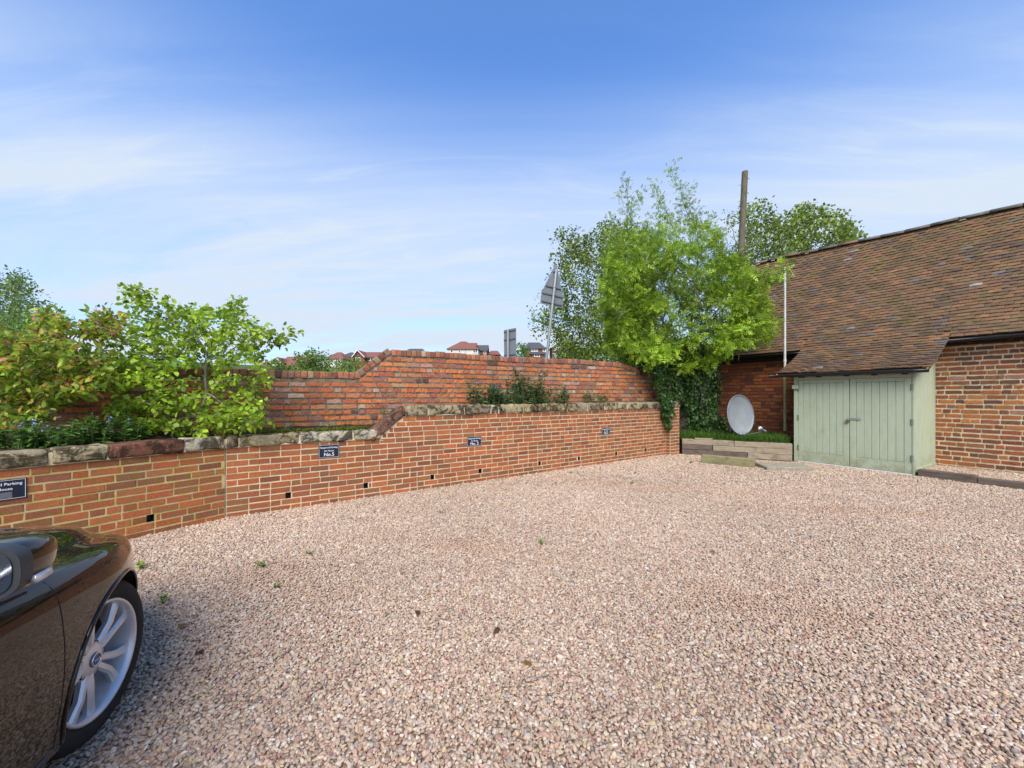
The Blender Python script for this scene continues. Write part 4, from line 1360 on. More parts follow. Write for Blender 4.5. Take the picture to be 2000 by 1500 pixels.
def leaf_from_nodes(P, par, idx, per, spread, size, up=.6, out=.7):
    """leaf places round the given nodes"""
    idx = np.repeat(idx, per); n = len(idx)
    base = P[idx]; pd = unit(P[idx] - P[np.maximum(par[idx], 0)])
    pos = base + rng.normal(0, spread, (n, 3))
    D = unit(pd * .5 + unit(rng.normal(0, 1, (n, 3))) * out + np.array((0, 0, -.1)))
    N = unit(rng.normal(0, .5, (n, 3)) + np.array((0, 0, up)))
    sz = size * rng.uniform(.65, 1.25, n)
    return pos, D, N, sz
def tree(name, base, att, trunk, label, cat, pal, wts, tmpl, lsize, per, spread, mat='leaf', bark='bark', tip=.004, step=.16, infl=1.0, kill=.25, leaf_r=.02, group=None, cap=None, extra=None, up=.6, thin=None):
    """base in world; trunk and attractors in world too"""
    b = Vector(base)
    t = empty(name, b)
    tag(t, label, cat, group)
    P, par = grow(trunk, att, step, infl, kill)
    P = P - np.array(b)
    r, ch = radii(P, par, tip, cap=cap)
    branch_mesh('trunk', P, par, r, MAT[bark], t)
    idx = np.where(r < leaf_r)[0]
    idx = idx[idx >= len(trunk)]
    pos, D, N, sz = leaf_from_nodes(P, par, idx, per, spread, lsize, up)
    if thin:                                                    # fewer leaves on the top shoots
        hi = pos[:, 2] + b.z > thin; sz[hi] *= .66; k = ~hi | (rng.random(len(pos)) < .8); pos, D, N, sz = pos[k], D[k], N[k], sz[k]
    if extra is not None:
        e = extra - np.array(b)
        pos = np.concatenate([pos, e]); k = len(e)
        D = np.concatenate([D, unit(rng.normal(0, 1, (k, 3)))]); N = np.concatenate([N, unit(rng.normal(0, .5, (k, 3)) + np.array((0, 0, up)))])
        sz = np.concatenate([sz, lsize * rng.uniform(.65, 1.25, k)])
    cols = tints(len(pos), pal, wts)
    fr = 2.2 / max(.6, float(np.ptp(pos[:, 2])) * .35)           # light and shaded clumps put into the leaf colour for crown depth
    cols = np.clip(cols * np.array([1 + .55 * mnoise.noise(Vector(p) * fr) for p in pos])[:, None], 0, 1)
    link('crown', leaf_mesh('crown', pos, D, N, sz, cols, tmpl, MAT[mat]), t)
    print(name, 'nodes', len(P), 'leaves', len(pos))
    return t

def wpts(n, y, poly_fn):
    return poly_fn
def region(n, pxs, pys, y0, y1, reject=None):
    """scatter n points through the space behind a box of view columns and rows at depths y0..y1"""
    px = rng.uniform(*pxs, n); py = rng.uniform(*pys, n); y = rng.uniform(y0, y1, n)
    if reject is not None:
        k = np.array([not reject(a, b) for a, b in zip(px, py)]); px, py, y = px[k], py[k], y[k]
    return np.stack([(px - CX) / F * y, y, CAMH - (py - HY) / F * y], 1)
def in_ell(cx, cy, rx, ry): return lambda a, b: ((a-cx)/rx)**2 + ((b-cy)/ry)**2 > 1
def ellreg(n, cx, cy, rx, ry, y0, y1): return region(int(n * 1.3), (cx-rx, cx+rx), (cy-ry, cy+ry), y0, y1, in_ell(cx, cy, rx, ry))

# ---- ash tree at the end of the wall
tb = W(1318, 760, 10.35); tb.z = .3
trunk = [(tb.x, tb.y, .3), (tb.x, tb.y, .8), (tb.x + .02, tb.y, 1.3), (tb.x + .08, tb.y, 1.8), (tb.x + .1, tb.y - .05, 2.3), (tb.x + .14, tb.y - .1, 2.7)]
att = np.concatenate([ellreg(760, 1325, 575, 150, 150, 8.9, 11.8), ellreg(240, 1230, 560, 62, 130, 9.4, 11.6), ellreg(190, 1430, 600, 82, 85, 9.0, 10.6),
    ellreg(60, 1490, 630, 38, 40, 9.2, 9.9), ellreg(34, 1480, 548, 40, 20, 9.2, 9.6), ellreg(16, 1528, 525, 20, 14, 9.1, 9.4), ellreg(26, 1200, 680, 22, 18, 9.6, 10.2), ellreg(50, 1350, 690, 60, 40, 9.4, 10.2),
    ellreg(34, 1260, 690, 50, 25, 9.6, 10.2)])
spikes = []
for px, yt, yb in ((1213, 345, 470), (1196, 385, 480), (1270, 348, 460), (1300, 330, 460), (1318, 340, 460), (1292, 375, 450), (1250, 372, 450), (1352, 365, 470), (1338, 380, 450), (1390, 395, 480), (1372, 430, 480), (1232, 400, 470), (1405, 430, 500), (1226, 440, 480), (1420, 450, 520)):
    for k in range(9):
        t_ = k / 8; p = W(px + rnd.gauss(0, 3) - (px - 1310) * .25 * (1 - t_) * .6, yb + (yt - yb) * t_, 10.3); spikes.append((p.x, p.y + rnd.gauss(0, .15), p.z))
att = np.concatenate([att, np.array(spikes)])
ASH = [(.235,.37,.026), (.30,.43,.036), (.17,.29,.024), (.36,.47,.06), (.10,.19,.018)]
tree('ash_tree', tb, att, trunk, 'bright yellow green ash tree rising from ivy at the wall end', 'tree', ASH, [4, 4, 3, 1.6, 1.8],
     LEAF_PINNATE(3, .088, .36, .3), .178, 16, .066, tip=.0042, step=.14, infl=1.1, kill=.225, leaf_r=.0105, cap=.13, thin=5.3)
# ---- ivy wrapped round its foot, and hanging over the wall
IVY = [(.028,.075,.014), (.045,.105,.018), (.07,.135,.026), (.018,.048,.013), (.10,.155,.04)]
def leafcloud(name, P, D, N, size, pal, wts, tmpl, mat, label, cat, base, group=None, stems=None, bark='bark'):
    b = Vector(base); t = empty(name, b); tag(t, label, cat, group)
    link('leaves', leaf_mesh('leaves', P - np.array(b), D, N, size, tints(len(P), pal, wts), tmpl, MAT[mat]), t)
    if stems:
        mb = MB()
        for s, r0 in stems: mb.tube([Vector(p) - b for p in s], [r0 * (1 - .6 * i / (len(s) - 1)) for i in range(len(s))], 5, cap=False)
        mb.build('stems', MAT[bark], t, smooth=True)
    return t
def hang(n, pts, rad, outv):
    """leaves draped over a list of (centre, radius) blobs, facing outward"""
    c = np.array([p for p in pts]); rr = np.array(rad)
    k = rng.choice(len(c), n, p=rr**2 / (rr**2).sum())
    d = unit(rng.normal(0, 1, (n, 3)) + np.array(outv) * .6)
    P = c[k] + d * (rr[k] * rng.uniform(.55, 1.08, n))[:, None]
    D = unit(np.array((0, 0, -1.0)) + rng.normal(0, .45, (n, 3)))
    N = unit(d + rng.normal(0, .35, (n, 3)))
    return P, D, N
blobs, rads = [], []
def blobline(pa, pb, n, r0, r1):
    for k in range(n):
        t_ = k / max(1, n - 1); blobs.append(np.array(pa) * (1-t_) + np.array(pb) * t_ + rng.normal(0, .05, 3)); rads.append(r0 + (r1 - r0) * t_)
def w3(px, py, y): return tuple(W(px, py, y))
blobline(w3(1240, 690, 10.35), w3(1300, 712, 10.1), 9, .22, .34)
blobline(w3(1295, 690, 10.2), w3(1320, 770, 10.1), 8, .32, .26)
blobline(w3(1305, 770, 10.0), w3(1303, 800, 9.75), 5, .22, .18)
blobline(w3(1304, 790, 9.72), w3(1306, 832, 9.70), 7, .17, .10)
blobline(w3(1345, 690, 10.3), w3(1365, 780, 10.5), 9, .45, .42)
blobline(w3(1355, 770, 10.5), w3(1372, 835, 10.5), 8, .42, .32)
blobline(w3(1390, 700, 10.9), w3(1396, 800, 11.0), 8, .24, .18)
blobline(w3(1335, 715, 10.3), w3(1350, 830, 10.4), 8, .22, .20)
blobline(w3(1400, 820, 10.9), w3(1425, 845, 10.8), 5, .22, .16)
blobline(w3(1228, 690, 9.8), w3(1292, 735, 9.75), 9, .10, .2)
blobline(w3(1282, 730, 9.75), w3(1300, 790, 9.72), 7, .16, .18)
blobline(w3(1225, 700, 10.7), w3(1300, 715, 10.5), 8, .26, .4)
blobline(w3(1340, 690, 10.6), w3(1400, 690, 11.0), 6, .4, .3)
P, D, N = hang(17500, blobs, rads, (-.4, -.9, .2))
stems = []
for k in range(9):
    x0 = rnd.uniform(1290, 1385); p0 = W(x0, rnd.uniform(690, 720), 10.15); p1 = W(x0 + rnd.uniform(-8, 12), rnd.uniform(780, 840), 10.0)
    if x0 < 1325: p1 = W(1306 + rnd.uniform(-8, 8), 815, 9.66)
    stems.append(([p0, p0.lerp(p1, .4) + Vector((rnd.gauss(0, .04), -.1, 0)), p0.lerp(p1, .75) + Vector((rnd.gauss(0, .04), -.12, 0)), p1], .006))
leafcloud('ivy_plant', P, D, N, rng.uniform(.035, .085, len(P)), IVY, [4, 4, 2.4, 3, .8], LEAF_IVY(), 'leaf_gloss', 'dark green ivy mass climbing below the ash tree and spilling over the wall end', 'ivy', (tb.x + .2, tb.y + .2, .3), stems=stems)
# stone stump of wall the ivy grips, between pier and barn
me = lumpy(.5, .4, 1.5, 6, 5, 8, .06, .05, 4, 9, MAT['stone'])
p = G(1362, 880); o = link('ivy_clad_wall_stub', me, None, (4.95, 10.75, 0), (0, 0, .4), (.2, .16, .11)); o.name = 'wall_stub'
tag(o, 'rough stone wall stub almost hidden in ivy beside the brick pier', 'wall')
o.scale = (1.6, 1, 1)

# ---- darker trees behind
BIRCH = [(.165,.235,.035), (.205,.285,.045), (.13,.185,.03), (.24,.31,.06), (.09,.13,.024)]
tb2 = W(1200, 760, 16.5); tb2.z = .0
trunk = [(tb2.x, tb2.y, 0), (tb2.x, tb2.y, .8), (tb2.x + .1, tb2.y, 1.6), (tb2.x - .1, tb2.y, 2.6)]
att = np.concatenate([ellreg(520, 1185, 590, 105, 145, 14.5, 19), ellreg(200, 1160, 660, 85, 65, 14.5, 18), ellreg(70, 1075, 610, 38, 50, 15.5, 17), ellreg(150, 1210, 490, 70, 60, 15, 18.5), ellreg(26, 1050, 628, 14, 18, 15.8, 16.6), ellreg(50, 1110, 480, 40, 38, 15.5, 17), ellreg(190, 1240, 640, 80, 80, 15, 19)])
tree('broadleaf_tree', tb2, att, trunk, 'dull green airy tree behind the triangular road sign and the ash', 'tree', BIRCH, [4, 3, 3, 1.2, 2], LEAF_DIAMOND(.38), .115, 21, .16, mat='leaf_far', tip=.005, step=.24, infl=1.8, kill=.34, leaf_r=.022, cap=.18)
tb3 = W(1560, 760, 27); tb3.z = .2
trunk = [(tb3.x, tb3.y, .2), (tb3.x, tb3.y, 2), (tb3.x, tb3.y, 4), (tb3.x + .2, tb3.y, 6)]
att = np.concatenate([ellreg(420, 1590, 480, 88, 82, 25, 30), ellreg(260, 1500, 510, 62, 90, 25, 29), ellreg(90, 1655, 465, 34, 30, 25.5, 28), ellreg(50, 1475, 425, 45, 35, 26, 28)])
tree('sycamore_tree', tb3, att, trunk, 'round topped dark green tree rising behind the barn ridge', 'tree', BIRCH, [4, 4, 2, 1.6, 1.6], LEAF_DIAMOND(.42), .21, 18, .24, mat='leaf_far', tip=.009, step=.4, infl=3.0, kill=.52, leaf_r=.033, cap=.28)
tb4 = W(1450, 760, 22); tb4.z = .1
trunk = [(tb4.x, tb4.y, .1), (tb4.x, tb4.y, 2), (tb4.x + .1, tb4.y, 4)]
att = np.concatenate([ellreg(120, 1445, 480, 42, 85, 21, 23.5), ellreg(110, 1470, 520, 40, 60, 21, 23.5)])
tree('thorn_tree', tb4, att, trunk, 'thin twiggy tree with sparse leaves beside the telegraph pole', 'tree', BIRCH, [3, 2, 3, 1, 3], LEAF_DIAMOND(.36), .13, 4, .15, mat='leaf_far', tip=.008, step=.28, infl=2.4, kill=.32, leaf_r=.022, cap=.2)
# ---- trees beyond the wall on the left
tb5 = W(20, 760, 9.5); tb5.z = .0
trunk = [(tb5.x, tb5.y, 0), (tb5.x, tb5.y, .9), (tb5.x + .1, tb5.y, 1.8)]
att = np.concatenate([ellreg(240, 20, 600, 55, 65, 8.6, 10.5), ellreg(100, 65, 630, 45, 45, 8.8, 10), ellreg(50, 38, 548, 16, 26, 9, 10), ellreg(120, -10, 640, 60, 60, 8.6, 10.5), ellreg(60, -40, 590, 50, 60, 9, 10.5)])
WILLOW = [(.12,.20,.05), (.15,.24,.06), (.085,.145,.04), (.18,.27,.06)]
tree('willow_tree', tb5, att, trunk, 'grey green tree with small leaves at the far left beyond the garden wall', 'tree', WILLOW, [4, 3, 2, 1.5], LEAF_DIAMOND(.3), .075, 20, .11, mat='leaf_far', tip=.004, step=.17, infl=1.2, kill=.24, leaf_r=.016, cap=.1)
tb6 = W(10, 760, 7.4); tb6.z = .0
trunk = [(tb6.x, tb6.y, 0), (tb6.x, tb6.y, .8), (tb6.x, tb6.y, 1.4)]
att = np.concatenate([ellreg(260, 5, 660, 85, 52, 6.9, 8.2)])
tree('leafy_bush', tb6, att, trunk, 'fresh mid green bush at the left edge below the willow', 'bush', [(.13,.25,.035), (.17,.30,.05), (.10,.19,.03)], None, LEAF_DIAMOND(.32), .055, 14, .08, tip=.003, step=.13, infl=.9, kill=.17, leaf_r=.012, cap=.06)

# ---- young beech in the planting bed
bb = W(396, 812, 5.25); bb.z = .97
def bp(px, py, y): return tuple(W(px, py, y))
trunk = [(bb.x, bb.y, bb.z), bp(398, 790, 5.25), bp(404, 768, 5.25), bp(401, 745, 5.25), bp(402, 720, 5.25), bp(407, 700, 5.25)]
att = np.concatenate([ellreg(360, 395, 660, 120, 62, 4.75, 5.7), ellreg(70, 290, 610, 52, 40, 4.9, 5.4), ellreg(26, 255, 570, 22, 18, 5.0, 5.3), ellreg(20, 280, 582, 24, 16, 5.0, 5.3),
    ellreg(40, 460, 620, 22, 40, 4.9, 5.4), ellreg(12, 462, 588, 9, 14, 5.0, 5.2), ellreg(60, 520, 665, 45, 26, 4.9, 5.3), ellreg(20, 568, 648, 16, 14, 5.0, 5.2), ellreg(130, 300, 690, 80, 55, 4.7, 5.4),
    ellreg(170, 470, 760, 60, 75, 4.75, 5.3), ellreg(200, 340, 800, 130, 40, 4.65, 5.2), ellreg(90, 250, 720, 60, 40, 4.7, 5.3), ellreg(60, 350, 620, 50, 24, 4.9, 5.4), ellreg(120, 470, 820, 55, 22, 4.6, 5.0), ellreg(120, 380, 830, 120, 22, 4.65, 5.0), ellreg(90, 270, 770, 60, 50, 4.6, 5.1)])
BEECH = [(.26,.40,.026), (.33,.46,.038), (.20,.32,.022), (.38,.50,.06), (.12,.21,.018)]
tree('beech_sapling', bb, att, trunk, 'young beech with pale trunk and broad lime green leaves in the raised bed', 'tree', BEECH, [4, 4, 3, 1.5, 1.5],
     LEAF_OVAL(.33, .07, .12), .066, 7, .036, bark='bark_pale', tip=.0022, step=.075, infl=.55, kill=.10, leaf_r=.0065, cap=.028, up=1.0)
# ---- reddish shrub at the left end of the bed
rb = W(70, 838, 4.35); rb.z = .95
trunk = [(rb.x, rb.y, rb.z), bp(72, 800, 4.4), bp(60, 760, 4.4)]
att = np.concatenate([ellreg(300, 80, 722, 140, 68, 4.1, 5.1), ellreg(70, 200, 640, 50, 25, 4.6, 5.2), ellreg(30, 205, 615, 30, 10, 4.8, 5.1), ellreg(120, 40, 790, 75, 40, 4.0, 4.6), ellreg(60, 105, 635, 40, 30, 4.5, 5.0), ellreg(90, 170, 740, 60, 40, 4.3, 4.8), ellreg(80, -30, 720, 60, 90, 3.9, 4.8)])
RED = [(.22,.33,.03), (.30,.38,.04), (.48,.42,.06), (.50,.29,.08), (.40,.15,.08), (.13,.22,.025), (.24,.10,.06)]
tree('pieris_shrub', rb, att, trunk, 'shrub with yellow, orange and red tinted young leaves at the left end of the bed', 'shrub', RED, [7, 5, 1.9, 1.6, 1.1, 4.5, .9],
     LEAF_OVAL(.21, .05, .18), .082, 14, .042, tip=.0024, step=.085, infl=.6, kill=.115, leaf_r=.0075, cap=.03)

# ---- blue flowered alkanet clumps, small plants
def clump(name, base, h, n_st, rad, label, flowers=True, pal=None, ls=.085, group=None, cat='plant', fl=.02, lean=.35):
    b = Vector(base); t = empty(name, b); tag(t, label, cat, group)
    pal = pal or [(.09,.19,.035), (.12,.23,.045), (.065,.14,.03), (.15,.26,.06)]
    mb = MB(); P, D, N, S = [], [], [], []; fp = []
    for k in range(n_st):
        a = rnd.uniform(0, 6.28); r0 = rad * math.sqrt(rnd.random())
        p0 = Vector((r0 * math.cos(a), r0 * .55 * math.sin(a), 0)); hh = h * rnd.uniform(.55, 1.05) * (1 - .35 * r0 / rad)
        p1 = p0 + Vector((math.cos(a) * lean * hh * rnd.uniform(.2, 1), math.sin(a) * lean * hh * .6 * rnd.uniform(.2, 1), hh))
        m_ = p0.lerp(p1, .5) + Vector((rnd.gauss(0, .02), rnd.gauss(0, .02), .03))
        mb.tube([p0, m_, p1], [.004, .003, .002], 4, cap=False)
        for j in range(int(9 + 40 * hh * .8)):
            t_ = rnd.random() ** .8; q = (p0.lerp(m_, t_ * 2) if t_ < .5 else m_.lerp(p1, t_ * 2 - 1))
            d = Vector((rnd.gauss(0, 1), rnd.gauss(0, 1), rnd.uniform(-.1, .7))).normalized()
            P.append(q); D.append(d); N.append(Vector((rnd.gauss(0, .3), rnd.gauss(0, .3), 1))); S.append(ls * (1.25 - .6 * t_) * rnd.uniform(.7, 1.2))
        if flowers:
            for j in range(rnd.choice((0, 0, 0, 0, 2))): fp.append(p1 + Vector((rnd.gauss(0, .03), rnd.gauss(0, .03), rnd.gauss(.0, .03))))
    mb.build('stems', MAT['bark'] if not flowers else MAT['stem'], t)
    link('leaves', leaf_mesh('leaves', np.array(P), np.array(D), np.array(N), np.array(S), tints(len(P), pal), LEAF_OVAL(.19, .05, .2), MAT['leaf']), t)
    if fp:
        V = np.repeat(np.array(fp), 4, 0); n = len(V)
        link('flowers', leaf_mesh('flowers', V, rng.normal(0, 1, (n, 3)) + np.array((0, -.3, .2)), rng.normal(0, .6, (n, 3)) + np.array((0, -.5, .8)), np.full(n, fl) * rng.uniform(.7, 1.2, n), tints(n, [(.20,.26,.55), (.27,.33,.62), (.38,.42,.66)]), LEAF_OVAL(.4, .05, .05), MAT['leaf']), t)
    return t
MAT['stem'] = M_plain('green stem', (.09, .14, .035), .6)
def onbed(px, y, z): p = W(px, 800, y); return (p.x, p.y, z)
for px, y, h, n, r, lb in ((30, 3.95, .36, 26, .22, 'blue flowered leafy clump at the far left end of the coping'), (95, 4.1, .40, 28, .25, 'blue flowered leafy clump below the red tinted shrub'),
                           (160, 4.3, .40, 28, .25, 'blue flowered leafy clump between the red shrub and the beech'), (235, 4.55, .42, 26, .25, 'blue flowered clump at the left foot of the beech')):
    clump('alkanet_plant', onbed(px, y, .94), h, n, r, lb, group='blue flowered clumps in the near bed')
GREYG = [(.07,.135,.05), (.09,.165,.055), (.05,.10,.04), (.12,.19,.055)]
for px, y, h, n, r, lb in ((945, 7.15, .68, 46, .36, 'grey green leafy clump at the left of the group on the upper coping'), (985, 7.45, .50, 36, .32, 'short leafy clump second from left on the upper coping'),
                           (1030, 7.7, .95, 60, .36, 'tallest blue spiked leafy clump on the upper coping'), (1078, 8.0, .60, 40, .32, 'leafy clump at the right of the group on the upper coping')):
    clump('alkanet_plant', onbed(px, y, 1.24), h, n, r, lb, pal=GREYG, group='blue flowered clumps in the far bed', fl=.016, ls=.095, lean=.25)
clump('fern_tuft', onbed(1163, 8.7, 1.26), .40, 26, .24, 'small green fern like tuft alone on the coping near the ivy', False, [(.07,.15,.03), (.10,.18,.04)], ls=.075, lean=.6)
clump('weed_tuft', onbed(545, 5.3, .97), .20, 14, .22, 'straggly weeds right of the beech on the coping', False, [(.16,.24,.03), (.22,.28,.05)], ls=.05)
clump('weed_tuft', onbed(665, 5.85, .97), .22, 10, .28, 'sparse weeds beside the sloping coping stone', False, [(.10,.17,.03), (.15,.20,.05)], ls=.04)
clump('weed_tuft', onbed(752, 6.1, 1.15), .24, 8, .10, 'thin weeds sprouting above the sloping coping stone', False, [(.14,.20,.04), (.20,.22,.07)], ls=.04)
# ---- moss and yellow stonecrop on the bed edge
def scatter_tufts(name, pts, sz, pal, label, cat, tm=None, mat='leaf'):
    P = np.array(pts); n = len(P)
    D = unit(rng.normal(0, .45, (n, 3)) + np.array((0, 0, 1.0))); N = unit(rng.normal(0, 1, (n, 3)))
    o = link(name, leaf_mesh(name, P, D, N, sz * rng.uniform(.5, 1.3, n), tints(n, pal), tm or LEAF_BLADE(.06), MAT[mat]))
    tag(o, label, cat, kind='stuff'); return o
pts = []
for k in range(2600):
    t_ = rnd.uniform(.3, SLOPE0 - .1); w_ = abs(rnd.gauss(0, .12)) + .16
    p = WA + WD * t_ + Vector((-WD.y, WD.x, 0)) * w_; pts.append((p.x, p.y, .98))
for k in range(1500):
    t_ = rnd.uniform(SLOPE1, W_LEN); w_ = abs(rnd.gauss(0, .10)) + .2
    p = WA + WD * t_ + Vector((-WD.y, WD.x, 0)) * w_; pts.append((p.x, p.y, 1.28))
scatter_tufts('bed_ground_cover', pts, .055, [(.14,.17,.02), (.20,.21,.03), (.09,.12,.02)], 'short moss and stonecrop along the bed edge', 'ground cover', LEAF_DIAMOND(.3))
# ---- grass behind the sleepers
pts = []
while len(pts) < 9000:
    u, v = rnd.random(), rnd.random() ** 1.3
    p = SA.lerp(SB, u) + Vector((.28, .75, 0)) * v * 1.6
    x_, y_ = blocal(p)
    if y_ > -.05 or x_ > SX0 - .03: continue
    pts.append((p.x, p.y + .12, .37))
scatter_tufts('grass', pts, .22, [(.045,.125,.012), (.065,.16,.016), (.09,.19,.025), (.12,.17,.035)], 'long green grass behind the sleepers', 'grass', LEAF_BLADE(.028))
# ---- weeds in the gravel and a few fallen leaves
for px, py, s in ((515, 1107, .9), (1058, 1064, .8), (600, 1085, .5), (990, 928, .8), (1235, 945, .6), (1350, 905, 1.0), (700, 965, .6), (272, 1110, 1.0), (315, 1178, .8), (540, 1150, .5), (1115, 925, .7), (860, 1003, .5), (1240, 925, .5)):
    p = G(px, py)
    clump('gravel_weed', (p.x, p.y, .005), .04 * s, 4, .034 * s, 'tiny green weed seedling growing through the gravel', False, [(.30,.42,.07), (.22,.36,.06)], ls=.035 * s, group='weeds in the gravel', cat='weed', lean=.8)
pts = [(G(px, py).x, G(px, py).y) for px, py in ((1386, 1077), (812, 1198), (1020, 1300), (400, 1278), (1440, 995), (1890, 938), (1330, 916), (975, 1232), (352, 1225), (1255, 905))]
tv = np.array([(p[0], p[1], .022 if p[1] > 0 else 0) for p in pts])
for p in tv:
    me = leaf_mesh('fallen_leaf', np.zeros((1, 3)), rng.normal(0, 1, (1, 3)) * np.array((1, 1, .15)), np.array([(0.2, .1, 1.0)]), np.array([.06]), tints(1, [(.22,.11,.03), (.30,.17,.04), (.10,.05,.025)]), LEAF_OVAL(.32, .1, .2), MAT['leaf'])
    o = link('fallen_leaf', me, None, p); tag(o, 'small brown dead leaf lying on the gravel', 'leaf', 'fallen leaves on the gravel')

# ------------------------------------------------------------------ road signs, telegraph pole, far houses
def leaning(name, base, top, label, cat):
    b, t_ = Vector(base), Vector(top)
    e = bpy.data.objects.new(name, None); COL.objects.link(e); e.empty_display_size = .1
    e.location = b; e.rotation_mode = 'QUATERNION'
    e.rotation_quaternion = (t_ - b).to_track_quat('Z', 'Y'); tag(e, label, cat)
    return e, (t_ - b).length
SYD = 13.0
top_ = W(1086.5, 527, SYD); low_ = W(1068, 697, SYD); d_ = (top_ - low_); base_ = low_ - d_ * (low_.z / d_.z)
sg, L_ = leaning('road_sign', base_, top_, 'grey back of a triangular road sign with plate, on a leaning post', 'road sign')
sg.rotation_mode = 'XYZ'; sg.rotation_euler = (0, math.atan2(d_.x, d_.z), 0)
mb = MB(); mb.tube([(0, 0, 0), (0, 0, L_)], .048, 12); mb.build('post', MAT['galv_post'] if 'galv_post' in MAT else MAT['galv'], sg)
plate_rot = Matrix.Rotation(R(24), 4, 'Z')
mb = MB(); h0, h1, hw = L_ - .78, L_ + .15, .385
ol = [(-hw, h0 + .05), (-hw + .04, h0), (hw - .04, h0), (hw, h0 + .05), (.045, h1), (-.045, h1)]
vs = [plate_rot @ Vector((x, -.003 + .07, z)) for x, z in ol] + [plate_rot @ Vector((x, .003 + .07, z)) for x, z in ol]
n = 6; mb.add(vs, [tuple(range(n)), tuple(range(2*n-1, n-1, -1))] + [(i, n+i, n+(i+1) % n, (i+1) % n) for i in range(n)]); mb.build('triangle_plate', MAT['sign_back'], sg)
mb = MB(); mb.bev(-.43, .43, .064, .0655, L_ - 1.20, L_ - .74, .0005, m=plate_rot); mb.build('lower_plate', MAT['sign_back'], sg)
for z, w_ in ((L_ - .58, .30), (L_ - .84, .39), (L_ - 1.11, .39), (L_ - .06, .08)):
    mb = MB(); mb.bev(-w_, w_, .035, .063, z - .022, z + .022, .003, m=plate_rot); mb.build('rib', MAT['sign_grey'], sg)
    mb = MB(); mb.tube([(0, 0, z - .02), (0, 0, z + .02)], .056, 12); mb.build('clip', MAT['galv'], sg)
rp = W(993, 700, 12.0); rs = empty('road_sign', (rp.x, rp.y, 0), R(-48)); tag(rs, 'grey back of a tall rectangular road sign showing above the wall', 'road sign')
zt, zb = CAMH - (642 - HY) / F * 12, CAMH - (705 - HY) / F * 12
mb = MB(); mb.bev(-.28, .28, .06, .068, zb, zt, .003); mb.build('plate', MAT['sign_back'], rs)
mb = MB(); mb.tube([(-.02, 0, 0), (-.02, 0, zt - .02)], .038, 10); mb.build('post', MAT['galv'], rs)
for z in (zt - .06, zt - .32, zt - .80):
    mb = MB(); mb.bev(-.27, .27, .036, .059, z - .018, z + .018, .003); mb.build('rib', MAT['sign_grey'], rs)
top_ = W(1455, 335, 17.5); low_ = W(1445, 545, 17.5); d_ = top_ - low_; base_ = low_ - d_ * (low_.z / d_.z)
tp = empty('telegraph_pole', base_); tp.rotation_euler = (0, math.atan2(d_.x, d_.z), 0); tag(tp, 'bare wooden telegraph pole standing behind the barn', 'telegraph pole')
L_ = (top_ - base_).length
mb = MB(); mb.tube([(0, 0, 0), (0, 0, L_ * .5), (0, 0, L_ - .02), (0, 0, L_)], [.165, .14, .125, .118], 16); mb.build('pole', MAT['pole_wood'], tp, smooth=False)
for k, z in enumerate((L_ - .3, L_ - .62, L_ - .95, L_ - 1.35)):
    s = 1 if k % 2 == 0 else -1
    mb = MB(); mb.tube([(s * .10, 0, z), (s * .22, 0, z)], .016, 6); mb.tube([(s * .22, 0, z - .03), (s * .22, 0, z + .03)], .02, 6); mb.build('step_bolt', MAT['galv'], tp)

def m_far(name, a, b, scale, sc, dark=.75):
    t = NT(name); n = t.noise(scale, 3, .6, sc=sc)
    w = t.n.new('ShaderNodeTexWave'); w.bands_direction = 'Z'; w.inputs['Scale'].default_value = 1.2; t.l.new(t.pos(), w.inputs['Vector'])
    c = t.mix(t.ramp(n, .35, .65), a, b)
    t.base(t.mix(1.0, c, t.grey(t.ramp(w.outputs['Fac'], 0, 1, dark, 1.0, False)), 'MULTIPLY')); t.p(rough=.85, spec=.2)
    return t.m
MAT['far_red'] = m_far('far red tiles', (.27,.115,.085), (.22,.095,.072), 2.0, (1, 1, 1))
MAT['far_grey'] = m_far('far grey slates', (.105,.105,.11), (.085,.085,.09), 2.0, (1, 1, 1))
MAT['far_brick'] = m_far('far red brick', (.25,.085,.055), (.20,.075,.05), 3.0, (1, 1, 1))
MAT['far_white'] = M_plain('white render', (.62, .59, .52), .85, var=.05, scale=1)
MAT['far_glass'] = M_plain('far window glass', (.05, .06, .07), .12, spec=.6)
MAT['far_frame'] = M_plain('white window frame', (.75, .75, .74), .5, var=.02)
MAT['far_timber'] = M_plain('black gable timber', (.02, .018, .016), .7)
